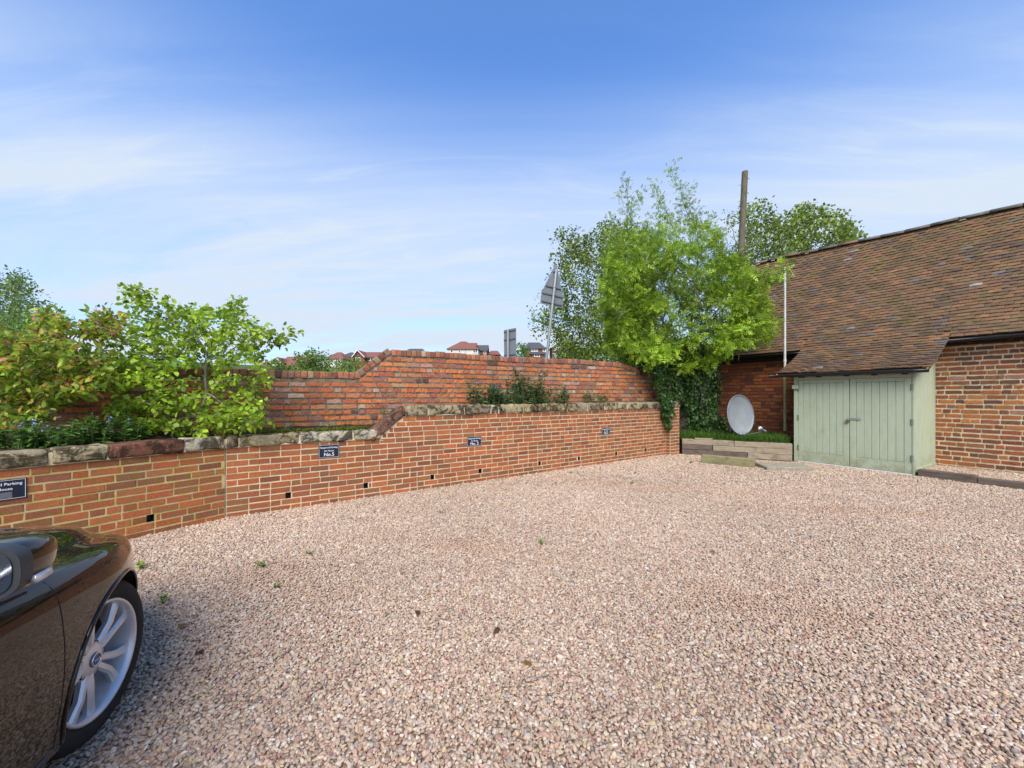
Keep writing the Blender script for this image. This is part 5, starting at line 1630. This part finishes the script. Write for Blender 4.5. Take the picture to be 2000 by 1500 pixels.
def house(px0, px1, ry, ey, D, label, roof='hip', rmat='far_red', wmat='far_brick', ridge=.45, wins=(), timbers=False, depth=8.0, apex=None, yaw=0.0):
    x0, x1 = (px0 - CX) / F * D, (px1 - CX) / F * D
    zr, ze = CAMH - (ry - HY) / F * D, CAMH - (ey - HY) / F * D
    xm, w = (x0 + x1) / 2, (x1 - x0)
    zg = terrain(xm, D) - .3
    h = empty('far_house', (xm, D, zg), yaw); tag(h, label, 'house', 'houses on the hill')
    ov = .35; ww = w / 2 - ov
    mb = MB(); mb.box(-ww, ww, ov, depth - ov, 0, ze - zg + .05)
    if roof == 'gable':
        ax = 0 if apex is None else (apex - CX) / F * D - xm
        mb.add([(-ww, ov, ze - zg), (ww, ov, ze - zg), (ax, ov, zr - zg - .3), (-ww, ov + .2, ze - zg), (ww, ov + .2, ze - zg), (ax, ov + .2, zr - zg - .3)], [(0, 1, 2), (3, 5, 4), (0, 2, 5, 3), (1, 4, 5, 2)])
    wall = mb.build('wall', MAT[wmat], h)
    mb = MB(); e, r_ = ze - zg, zr - zg
    if roof == 'hip':
        rl = w / 2 * ridge; ax = 0 if apex is None else (apex - CX) / F * D - xm
        lo = [(-w/2, 0, e), (w/2, 0, e), (w/2, depth, e), (-w/2, depth, e)]
        vs = lo + [(ax - rl, depth / 2, r_), (ax + rl, depth / 2, r_)] + [(p[0], p[1], e - .18) for p in lo]
        mb.add(vs, [(0, 1, 5, 4), (1, 2, 5), (2, 3, 4, 5), (3, 0, 4), (0, 6, 7, 1), (1, 7, 8, 2), (2, 8, 9, 3), (3, 9, 6, 0), (6, 9, 8, 7)])
    elif roof == 'side':                                            # ridge runs across the view
        vs = [(-w/2, 0, e), (w/2, 0, e), (w/2, depth, e), (-w/2, depth, e), (-w/2, depth / 2, r_), (w/2, depth / 2, r_)]
        vs += [(p[0], p[1], p[2] - .18) for p in vs]
        mb.add(vs, [(0, 1, 5, 4), (2, 3, 4, 5), (6, 10, 11, 7), (8, 11, 10, 9), (0, 6, 7, 1), (2, 8, 9, 3), (0, 4, 10, 6), (4, 3, 9, 10), (1, 7, 11, 5), (5, 11, 8, 2)])
    else:
        ax = 0 if apex is None else (apex - CX) / F * D - xm
        vs = [(-w/2, 0, e), (ax, 0, r_), (w/2, 0, e), (-w/2, depth, e), (ax, depth, r_), (w/2, depth, e)]
        vs += [(p[0], p[1], p[2] - .25) for p in vs]
        mb.add(vs, [(0, 1, 4, 3), (1, 2, 5, 4), (6, 9, 10, 7), (7, 10, 11, 8), (0, 6, 7, 1), (1, 7, 8, 2), (3, 4, 10, 9), (4, 5, 11, 10), (0, 3, 9, 6), (2, 8, 11, 5)])
    rf = mb.build('roof', MAT[rmat], h)
    if roof == 'gable':
        for a, b in (((-w/2, e), (ax, r_)), ((w/2, e), (ax, r_))):
            mb = MB(); mb.tube([(a[0], -.04, a[1] - .10), (b[0], -.04, b[1] - .10)], .14, 4); mb.build('barge_board', MAT['far_frame'], rf)
    if timbers:
        mb = MB()
        for k in range(-3, 4):
            x = k * ww / 4; top = (r_ - e - .5) * (1 - abs(x) / ww)
            mb.box(x - .10, x + .10, ov - .08, ov - .01, e - .1, e + top)
        mb.box(-ww, ww, ov - .09, ov - .012, e - .3, e - .1)
        mb.build('timbering', MAT['far_timber'], h)
    for (wx0, wx1, wy0, wy1, nb) in wins:
        a, b = (wx0 - CX) / F * D - xm, (wx1 - CX) / F * D - xm
        c, d2 = CAMH - (wy1 - HY) / F * D - zg, CAMH - (wy0 - HY) / F * D - zg
        wnd = empty('window', (0, ov, 0), 0, h)
        mb = MB(); mb.box(a, b, -.04, -.01, c, d2); mb.build('pane', MAT['far_glass'], wnd)
        mb = MB(); t_ = .13
        mb.box(a - t_, b + t_, -.12, -.02, d2, d2 + t_); mb.box(a - t_, b + t_, -.12, -.02, c - t_, c)
        for k in range(nb + 1):
            x = a + (b - a) * k / nb; mb.box(x - t_ / 2, x + t_ / 2, -.10, -.021, c, d2)
        if d2 - c > .9: zm = c + (d2 - c) * .65; mb.box(a, b, -.09, -.022, zm - .05, zm + .05)
        mb.build('frame', MAT['far_frame'], wnd)
    return h
house(500, 536, 702, 715, 118, 'far house with a low red hipped roof, leftmost, just clear of the beech', ridge=.35)
house(545, 596, 694, 714, 112, 'far house with long red roof beside a black and white gable', 'side', wins=((556, 566, 716, 721, 2),))
house(528, 549, 697, 708, 110, 'far house wing with black and white timbered gable', 'gable', wmat='far_white', timbers=True, wins=((534, 543, 709, 712, 3),), depth=6)
house(632, 671, 685, 700, 116, 'far house with red hipped roof and white walls behind the round bush', wmat='far_white', ridge=.2, wins=((640, 648, 702, 707, 2), (655, 662, 702, 707, 2)))
house(661, 693, 685.5, 697, 128, 'far house with dark grey hipped roof between two red roofs', rmat='far_grey', wmat='far_white', ridge=.15)
house(687, 712, 683, 697, 111, 'far brick house end with pointed white edged gable', 'gable', wins=((694, 704, 699, 704, 3),), depth=9, apex=698)
house(700, 756, 685, 697, 114, 'far house with long red roof running behind the sloping wall top', 'side', wins=((718, 728, 699, 704, 2),), depth=7)
house(785, 828, 678, 688, 122, 'far house with dark grey roof just showing over the wall top', rmat='far_grey', ridge=.6)
house(872, 936, 663, 681, 110, 'large far white walled house with red hipped roof above the wall', wmat='far_white', ridge=.16, apex=902, wins=((880, 884, 683, 688, 1), (896, 899, 683, 688, 1), (908, 911, 682, 686, 1), (924, 932, 682, 688, 2)))
house(905, 930, 667, 680, 113, 'far red gabled roof rising behind the large white house', 'side', depth=6)
house(926, 953, 671, 684, 116, 'far house with grey roof beside the large white house', 'side', 'far_grey', wins=((933, 938, 685, 690, 1), (945, 949, 686, 691, 1)), depth=7)
house(951, 978, 682, 692, 120, 'small far house with red roof left of the rectangular road sign', 'hip', ridge=.5)
house(1022, 1067, 665, 680, 108, 'far brick house with grey hipped roof, just left of the leaning post', 'hip', 'far_grey', ridge=.5, wins=((1038, 1050, 681.5, 686, 4), (1061, 1065, 681.5, 686, 1)))
house(1036, 1068, 686, 690.5, 102, 'low far garage with grey roof in front of the grey roofed house', 'side', 'far_grey', depth=5, wins=((1044, 1054, 692, 696, 2),))
house(1076, 1103, 667, 678, 106, 'far red brick gabled house with white bay windows, right of the leaning post', 'gable', wins=((1081, 1098, 678.5, 684, 5), (1081, 1097, 691, 697, 5)), apex=1090)
house(1096, 1128, 668, 679, 109, 'far house with brown roof half hidden by the airy tree', 'side', 'far_grey', wins=((1106, 1112, 681, 686, 2),))
# bushes in front of the houses
GB = [(.12,.20,.03), (.15,.24,.04), (.09,.15,.025), (.19,.27,.05)]
def far_bush(px, py, rx, ry_, D, label, n, pal=GB, ls=.6):
    c = W(px, py, D); zg = terrain(c.x, c.y)
    tr = [(c.x, c.y, zg - .2), (c.x, c.y, zg + 1.0), (c.x, c.y, max(zg + 1.4, c.z - ry_ / F * D * .6))]
    att = ellreg(n, px, py, rx, ry_, D - rx / F * D, D + rx / F * D)
    if ry_ < 40: att = np.concatenate([att, ellreg(int(n * .6), px, py + ry_ * .8, rx, ry_, D - rx / F * D, D + rx / F * D)])
    tree('far_bush', (c.x, c.y, zg), att, tr, label, 'bush', pal, None, LEAF_DIAMOND(.42), ls, 14, ls * .9, mat='leaf_far', tip=.02, step=.7, infl=6, kill=.9, leaf_r=.06, cap=.25, group='bushes before the houses')
far_bush(610, 704, 38, 20, 70, 'round green bush in front of the white walled far house', 110, ls=.42)
far_bush(683, 714, 34, 16, 66, 'light yellow green bush beside the sloping wall top', 90, [(.20,.27,.045), (.24,.31,.06), (.15,.21,.035)], .36)
far_bush(1019, 684, 15, 15, 80, 'small bright green bush behind the rectangular road sign', 50, [(.09,.18,.03), (.12,.22,.035)], .4)
far_bush(548, 716, 26, 10, 64, 'low green hedge tree beneath the timbered gable', 40, ls=.4)
far_bush(1130, 690, 45, 18, 60, 'dark green hedge at the foot of the airy tree', 90, [(.05,.10,.02), (.07,.13,.025)], .4)

# ------------------------------------------------------------------ parked car, nose to the wall
def m_paint():
    t = NT('dark brown metallic car paint')
    n = t.noise(900, 2, .5)
    t.base(t.mix(t.ramp(n, .4, .7), (.005, .0033, .0026), (.010, .0065, .005)))
    t.p(rough=.4, metal=.0, spec=.05, coat=1.0, coatr=.012)
    return t.m
MAT['paint'] = m_paint()
MAT['rubber'] = M_plain('tyre rubber', (.022, .021, .020), .8, var=.35, scale=30, bump=.3, spec=.25)
MAT['alloy'] = M_plain('silver alloy', (.62, .62, .63), .35, .5, .06, 30)
MAT['glass'] = M_plain('dark car glass', (.006, .008, .008), .03, spec=.8, var=.05)
MAT['mirror'] = M_plain('mirror glass', (.55, .57, .60), .03, 1.0, var=.02)
MAT['chrome'] = M_plain('bright trim', (.75, .75, .76), .12, 1.0, var=.02)
MAT['trim'] = M_plain('dark grey plastic trim', (.035, .038, .042), .5, var=.1)
MAT['lamp'] = M_plain('clear lamp lens', (.50, .47, .44), .15, .3, var=.15, scale=60)
MAT['arch_dark'] = M_plain('wheel arch liner', (.006, .006, .006), .9)
CAR_O = Vector((-2.603, 1.503, 0)); CAR_H = Vector((-.285, .958, 0)).normalized()
car = empty('parked_car', CAR_O, math.atan2(CAR_H.y, CAR_H.x))
tag(car, 'glossy dark brown car parked nose to the wall, cut by the left edge', 'car')
# stations: x, half width, sill z, crest z, hood z, crest position (fraction of half width)
ST = [(.96, .12, .30, .56, .57, .80), (.93, .24, .24, .60, .62, .82), (.84, .40, .20, .645, .68, .83), (.68, .525, .19, .695, .765, .84), (.48, .675, .19, .745, .82, .855), (.25, .80, .19, .785, .865, .865),
      (0, .893, .19, .825, .90, .875), (-.25, .92, .19, .848, .93, .885), (-.50, .93, .19, .862, .945, .905), (-.75, .93, .19, .874, .975, .93), (-1.1, .93, .19, .89, .93, .94),
      (-1.7, .93, .19, .91, .93, .94), (-2.5, .925, .20, .935, .95, .94), (-3.1, .90, .22, .96, .99, .93), (-3.55, .82, .27, .96, .985, .92), (-3.75, .62, .34, .90, .92, .9)]
def cr(p, t_):
    """Catmull-Rom through rows p at parameter t_"""
    i = min(int(t_), len(p) - 2); u = t_ - i
    a, b, c, d = p[max(i-1, 0)], p[i], p[i+1], p[min(i+2, len(p)-1)]
    return [.5 * ((2*b_) + (-a_ + c_) * u + (2*a_ - 5*b_ + 4*c_ - d_) * u*u + (-a_ + 3*b_ - 3*c_ + d_) * u**3) for a_, b_, c_, d_ in zip(a, b, c, d)]
def section(st):
    x, hw, zs, zc, zh, fc = st
    valley = .010 if -.2 < x < .8 else 0
    pts = [(.0, zs), (.55, zs), (.90, zs), (.955, zs + .03), (.975, zs + .11), (.995, zs + .26), (1.0, zs + (zc - zs) * .62), (.985, zc - .105), (.962, zc - .045), (.93, zc - .012), (fc, zc), (fc - .07, zc + .004), (fc - .15, zc + (zh - zc) * .35 - valley), (fc - .24, zc + (zh - zc) * .68), (fc - .40, zc + (zh - zc) * .88), (.25, zh - .004), (0, zh)]
    return [(f * hw, z) for f, z in pts]
NSX, rows = 72, []
for i in range(NSX + 1):
    st = cr(ST, i / NSX * (len(ST) - 1))
    sec = section(st)
    m = []
    NP = 44
    for k in range(NP + 1):
        y, z = cr(sec, k / NP * (len(sec) - 1)); m.append((st[0], -max(0, y), z))
    rows.append(m)
mb = MB(); vs, fs = [], []
NP1 = len(rows[0]); full = 2 * NP1 - 2
for m in rows:
    ring = m + [(x, -y, z) for x, y, z in m[-2:0:-1]]
    vs += ring
for i in range(NSX):
    for k in range(full): fs.append((i*full+k, i*full+(k+1) % full, (i+1)*full+(k+1) % full, (i+1)*full+k))
fs.append(tuple(range(full))); fs.append(tuple(NSX*full+k for k in range(full))[::-1])
mb.add(vs, fs)
shell = mb.mesh('shell', MAT['paint'], True); fix_normals(shell)
tmp = bpy.data.objects.new('shell', shell); COL.objects.link(tmp)
cut = MB()
WR, WX2 = .335, -2.72
AR = .355
for wx in (0, WX2):
    for s in (-1, 1):
        n = 40; vs = [(wx + AR * math.cos(2*math.pi*k/n), s * y, .335 + AR * math.sin(2*math.pi*k/n)) for y in (.60, 1.2) for k in range(n)]
        cut.add(vs, [tuple(range(n)), tuple(range(2*n-1, n-1, -1))] + [(k, n+k, n+(k+1) % n, (k+1) % n) for k in range(n)])
cme = cut.mesh('cut', MAT['arch_dark']); fix_normals(cme)
cob = bpy.data.objects.new('cut', cme); COL.objects.link(cob)
bo = tmp.modifiers.new('b', 'BOOLEAN'); bo.operation = 'DIFFERENCE'; bo.object = cob; bo.solver = 'EXACT'
try: bo.material_mode = 'TRANSFER'
except Exception: pass
bpy.context.view_layer.update()
dg = bpy.context.evaluated_depsgraph_get()
cutme = bpy.data.meshes.new_from_object(tmp.evaluated_get(dg))
BV = BVHTree.FromPolygons([v.co[:] for v in shell.vertices], [tuple(p.vertices) for p in shell.polygons])
bpy.data.objects.remove(tmp); bpy.data.objects.remove(cob)
# split the shell into body, doors and bonnet along the panel lines
SHUT, SHUT2 = -.388, -1.60
bm = bmesh.new(); bm.from_mesh(cutme)
for co, no in (((SHUT, 0, 0), (1, 0, 0)), ((SHUT2, 0, 0), (1, 0, 0))):
    bmesh.ops.bisect_plane(bm, geom=bm.verts[:] + bm.edges[:] + bm.faces[:], plane_co=co, plane_no=no)
bm.to_mesh(cutme); bm.free()
def bonnet_edge(x): return .69 if x < .0 else .69 - x * .42
def panel(p):
    c = p.center
    if p.material_index == 1: return 'arch_%d' % ((c.y > 0) + 2 * (c.x < -1.3))
    if SHUT2 < c.x < SHUT and abs(c.y) > .6 and c.z < .88: return 'door_r' if c.y < 0 else 'door_l'
    if -.62 < c.x < .80 and abs(c.y) < bonnet_edge(c.x) and c.z > .6: return 'bonnet'
    return 'body'
groups = {}
for p in cutme.polygons: groups.setdefault(panel(p), []).append(p)
for key, ps in groups.items():
    mb = MB(); remap = {}
    vs, fs = [], []
    for p in ps:
        f = []
        for v in p.vertices:
            if v not in remap: remap[v] = len(vs); vs.append(cutme.vertices[v].co[:])
            f.append(remap[v])
        fs.append(tuple(f))
    mb.add(vs, fs)
    nm = {'door_r': 'door', 'door_l': 'door', 'arch_0': 'wheel_arch', 'arch_1': 'wheel_arch', 'arch_2': 'wheel_arch', 'arch_3': 'wheel_arch'}.get(key, key)
    o = mb.build(nm, MAT['arch_dark'] if key.startswith('arch_') else MAT['paint'], car, smooth=True)
    if key == 'door_r': door_o = o
    if key == 'body': body_o = o
    at = o.data
    for e in at.edges: pass
    if hasattr(at, 'set_sharp_from_angle'): at.set_sharp_from_angle(angle=R(38))
def side(x, z, y0=-1.4, off=0.0):
    h = BV.ray_cast(Vector((x, y0, z)), Vector((0, 1, 0)))
    return h[0] + Vector((0, off, 0)) if h[0] else Vector((x, -.9, z))
def topz(x, y, off=0.0):
    h = BV.ray_cast(Vector((x, y, 1.6)), Vector((0, 0, -1)))
    return h[0] + Vector((0, 0, off)) if h[0] else Vector((x, y, .8))
# shut lines, arch lips
mb = MB(); mb.tube([side(SHUT, .24 + .60 * k / 24, off=.0015) for k in range(25)], .003, 6); mb.build('shut_line', MAT['arch_dark'], car)
mb = MB(); mb.tube([side(SHUT2, .24 + .62 * k / 24, off=.0) for k in range(25)], .0045, 6); mb.build('shut_line', MAT['arch_dark'], car)
for s in (-1, 1):
    mb = MB(); mb.tube([topz(-.58 + .9 * k / 30, s * bonnet_edge(-.58 + .9 * k / 30)) for k in range(31)], .0035, 6); mb.build('bonnet_gap', MAT['arch_dark'], car)
    for wx in (0, WX2):
        pts = []
        for k in range(41):
            a = R(-18) + R(216) * k / 40
            q = side(wx + (AR + .003) * math.cos(a), .335 + (AR + .003) * math.sin(a)); pts.append((q.x, q.y * -s if s > 0 else q.y, q.z))
        mb = MB(); mb.tube(pts, .008, 8); mb.build('arch_lip', MAT['paint'], car, smooth=True)
# sill trim
mb = MB(); mb.tube([side(-.42 - 1.9 * k / 10, .235, off=.005) for k in range(11)], .012, 6); mb.build('sill_trim', MAT['trim'], car)
# belt trim and side glass, pillars, roof, screens
def belt(x): return .868 + (-x - .5) * .022
bl = [(-.42, .865), (-.62, .872), (-1.0, .885), (-1.6, .90), (-2.3, .92), (-3.0, .95)]
for s in (-1, 1):
    mb = MB(); mb.tube([(x, s * .888, z + .004) for x, z in bl], .008, 6); mb.build('belt_trim', MAT['chrome'], car, smooth=True)
    up = [(-.66, .875, .885), (-1.10, .80, 1.16), (-1.50, .70, 1.36), (-2.0, .66, 1.41), (-2.6, .66, 1.38), (-3.05, .72, 1.2)]
    lo = [(-.50, .882, .872), (-1.0, .885, .886), (-1.5, .885, .90), (-2.0, .885, .913), (-2.6, .885, .93), (-3.1, .875, .953)]
    vs = [(x, s * y, z) for x, y, z in lo] + [(x, s * y, z) for x, y, z in up]
    mb = MB(); mb.add(vs, [(i, i+1, i+7, i+6) if s < 0 else (i, i+6, i+7, i+1) for i in range(5)]); mb.build('side_window', MAT['glass'], car, smooth=True)
    mb = MB(); mb.tube([(x, s * y, z) for x, y, z in up], [.022, .028, .03, .03, .03, .04], 8); mb.build('roof_rail', MAT['paint'], car, smooth=True)
    mb = MB(); mb.tube([(-1.72, s * .89, .905), (-1.80, s * .70, 1.38)], .03, 6); mb.build('pillar', MAT['black_plastic'], car)
mb = MB(); rr = []
cen = [(-.78, .0, .965), (-1.10, 0, 1.19), (-1.50, 0, 1.40), (-2.0, 0, 1.46), (-2.6, 0, 1.43), (-3.05, 0, 1.24), (-3.35, 0, 1.0)]
edg = [(-.66, .875, .885), (-1.10, .80, 1.16), (-1.50, .70, 1.36), (-2.0, .66, 1.41), (-2.6, .66, 1.38), (-3.05, .72, 1.2), (-3.3, .82, .97)]
def strip(i0, i1, name, mat):
    vs, fs, K = [], [], 8
    for i in range(i0, i1 + 1):
        for k in range(K + 1):
            u = -1 + 2 * k / K; c, e = cen[i], edg[i]
            vs.append((c[0] + (e[0] - c[0]) * u * u, e[1] * u, c[2] + (e[2] - c[2]) * u * u))
    for i in range(i1 - i0):
        for k in range(K): fs.append((i*(K+1)+k, i*(K+1)+k+1, (i+1)*(K+1)+k+1, (i+1)*(K+1)+k))
    m = MB(); m.add(vs, fs); m.build(name, MAT[mat], car, smooth=True)
strip(0, 2, 'windscreen', 'glass'); strip(2, 4, 'roof', 'paint'); strip(4, 6, 'rear_window', 'glass')
# wheels
def wheel(x, s):
    w = empty('wheel', (x, s * .805, .33), 0, car)
    if s > 0: w.rotation_euler.z = math.pi
    ax = Matrix.Rotation(R(90), 4, 'X')                           # lathe axis along -y, outward
    mb = MB(); mb.lathe([(.245, -.19), (.30, -.195), (.325, -.18), (.334, -.15), (.335, -.10), (.335, -.06), (.331, -.025), (.318, -.006), (.30, .004), (.27, .006), (.243, -.004), (.236, -.02)], 56, ax); mb.build('tyre', MAT['rubber'], w, smooth=True)
    mb = MB(); mb.lathe([(.236, -.02), (.244, .000), (.240, .006), (.231, .004), (.226, -.02), (.215, -.06), (.21, -.16), (.20, -.18)], 56, ax); rim = mb.build('rim', MAT['alloy'], w, smooth=True)
    mb = MB(); mb.lathe([(.0, -.10), (.205, -.11), (.205, -.16)], 40, ax); mb.build('brake_disc', MAT['arch_dark'], rim)
    for k in range(10):                                             # five pairs of spokes
        base_a = 2 * math.pi * (k // 2) / 5 + math.pi / 2 + .31
        a = base_a + (.20 if k % 2 else -.20); a0 = base_a + (.25 if k % 2 else -.25)
        pts = []
        for (r_, aa, h_, ww, th) in ((.045, a0, -.030, .018, .035), (.09, (a * 2 + a0) / 3, -.022, .0165, .032), (.15, a, -.016, .0165, .028), (.226, a + (.06 if k % 2 else -.06), -.018, .022, .03)):
            pts.append((r_, aa, h_, ww, th))
        vs, fs = [], []
        for r_, aa, h_, ww, th in pts:
            c = Vector((math.cos(aa) * r_, 0, math.sin(aa) * r_)); t_ = Vector((-math.sin(aa), 0, math.cos(aa)))
            for u, d in ((-1, -.010), (-.55, 0), (.55, 0), (1, -.010), (.8, -th), (-.8, -th)):
                q = c + t_ * u * ww; vs.append((q.x, -(h_ + d), q.z))
        for i in range(3):
            for j in range(6): fs.append((i*6+j, (i+1)*6+j, (i+1)*6+(j+1) % 6, i*6+(j+1) % 6))
        m = MB(); m.add(vs, fs); me = m.mesh('spoke', MAT['alloy'], True); fix_normals(me)
        if hasattr(me, 'set_sharp_from_angle'): me.set_sharp_from_angle(angle=R(35))
        link('spoke', me, w)
    mb = MB(); mb.lathe([(.0, -.022), (.034, -.022), (.05, -.026), (.075, -.030), (.085, -.05), (.085, -.09)], 32, ax); mb.build('hub', MAT['alloy'], w, smooth=True)
    mb = MB(); mb.lathe([(.0, -.014), (.026, -.015), (.030, -.020), (.030, -.025)], 28, ax); capo = mb.build('hub_cap', MAT['sign_grey'], w, smooth=True)
    mb = MB(); mb.lathe([(.023, -.0145), (.0235, -.012), (.0275, -.012), (.028, -.016)], 28, ax); mb.build('badge_ring', MAT['chrome'], w, smooth=True)
    mb = MB(); mb.box(-.024, .024, .0115, .0135, -.0055, .0055); mb.build('badge_bar', MAT['badge_blue'], w)
    link('badge_lettering', text_mesh('VOLVO', .0105, .0), w, (0, .0108, 0), (R(90), 0, 0))
    for k in range(5):
        a = 2 * math.pi * k / 5 + math.pi / 2 + .31 + math.pi / 5
        m4 = Matrix.Translation((.062 * math.cos(a), 0, .062 * math.sin(a))) @ ax
        mb = MB(); mb.lathe([(.0, -.035), (.012, -.035), (.013, -.028), (.0155, -.0275), (.0165, -.034)], 12, m4); mb.build('bolt', MAT['trim'], w)
MAT['badge_blue'] = M_plain('blue badge', (.03, .035, .16), .35)
wheel(0, -1); wheel(0, 1); wheel(WX2, -1); wheel(WX2, 1)
# door mirrors
def mirror(s):
    mm = empty('door_mirror', (-.77, s * .985, 1.03), 0, car)
    def shape(name, mat, x0, x1, n=10, f=1.0, end=True):
        vs, fs, K = [], [], 28
        for i in range(n + 1):
            u = i / n; x = x0 + (x1 - x0) * u
            g = math.sqrt(max(.0, 1 - (max(0, (x + .02) / .20)) ** 2.2)) if x > -.02 else 1.0
            g = max(g, .02) * f
            for k in range(K):
                a = 2 * math.pi * k / K; ca, sa = math.cos(a), math.sin(a)
                y = math.copysign(abs(ca) ** .62, ca) * .115 * g; z = math.copysign(abs(sa) ** .62, sa) * .072 * g * (1 - .16 * (y * s < 0) * 0)
                z *= 1 + .12 * (y / .115) * (-s) * 0
                vs.append((x - .10 * (y * -s) * 0 + .012 * (y * s / .1), y - s * .0, z + .02 * (x) ))
        for i in range(n):
            for k in range(K): fs.append((i*K+k, i*K+(k+1) % K, (i+1)*K+(k+1) % K, (i+1)*K+k))
        if end: fs.append(tuple(range(K))); fs.append(tuple(n*K+k for k in range(K))[::-1])
        m = MB(); m.add(vs, fs); me = m.mesh(name, MAT[mat], True); fix_normals(me)
        if hasattr(me, 'set_sharp_from_angle'): me.set_sharp_from_angle(angle=R(45))
        return link(name, me, mm)
    shape('cap', 'paint', -.012, .179, 14)
    shape('surround', 'trim', -.050, -.013, 3, 1.02, True)
    # recessed glass and bezel
    K = 28; vs, fs = [], []
    for (x, f) in ((-.0505, 1.02), (-.0505, .93), (-.035, .88)):
        for k in range(K):
            a = 2 * math.pi * k / K; ca, sa = math.cos(a), math.sin(a)
            y = math.copysign(abs(ca) ** .62, ca) * .115 * f; z = math.copysign(abs(sa) ** .62, sa) * .072 * f
            vs.append((x + .012 * (y * s / .1) - .001, y, z - .001))
    for i in range(2):
        for k in range(K): fs.append((i*K+k, (i+1)*K+k, (i+1)*K+(k+1) % K, i*K+(k+1) % K))
    m = MB(); m.add(vs, fs); m.build('bezel', MAT['trim'], mm)
    m = MB(); m.add([(v[0] - .0175, v[1], v[2]) for v in vs[2*K:]], [tuple(range(K))]); m.build('mirror_glass', MAT['mirror'], mm)
    m = MB(); m.tube([(.0, s * .118, -.040), (.05, s * .112, -.042), (.095, s * .085, -.040), (.125, s * .04, -.034)], [.012, .012, .011, .007], 8, flat=1.0); m.build('indicator', MAT['lamp'], mm, smooth=True)
    m = MB(); m.bev(-.02, .11, min(-s * .16, -s * .05), max(-s * .16, -s * .05), -.092, -.060, .008); m.build('stalk', MAT['trim'], mm)
mirror(-1); mirror(1)
# headlamps and grille, facing the wall
for s in (-1, 1):
    pts = [(.88 - .055 * k, s * (.20 + .065 * k), .57 + .012 * k) for k in range(5)]
    mb = MB(); mb.tube(pts, [.02, .035, .04, .035, .02], 10); mb.build('headlamp', MAT['lamp'], car, smooth=True)
mb = MB(); mb.bev(.94, .975, -.30, .30, .36, .54, .01); mb.build('grille', MAT['black_plastic'], car)
pt = topz(.05, .25)
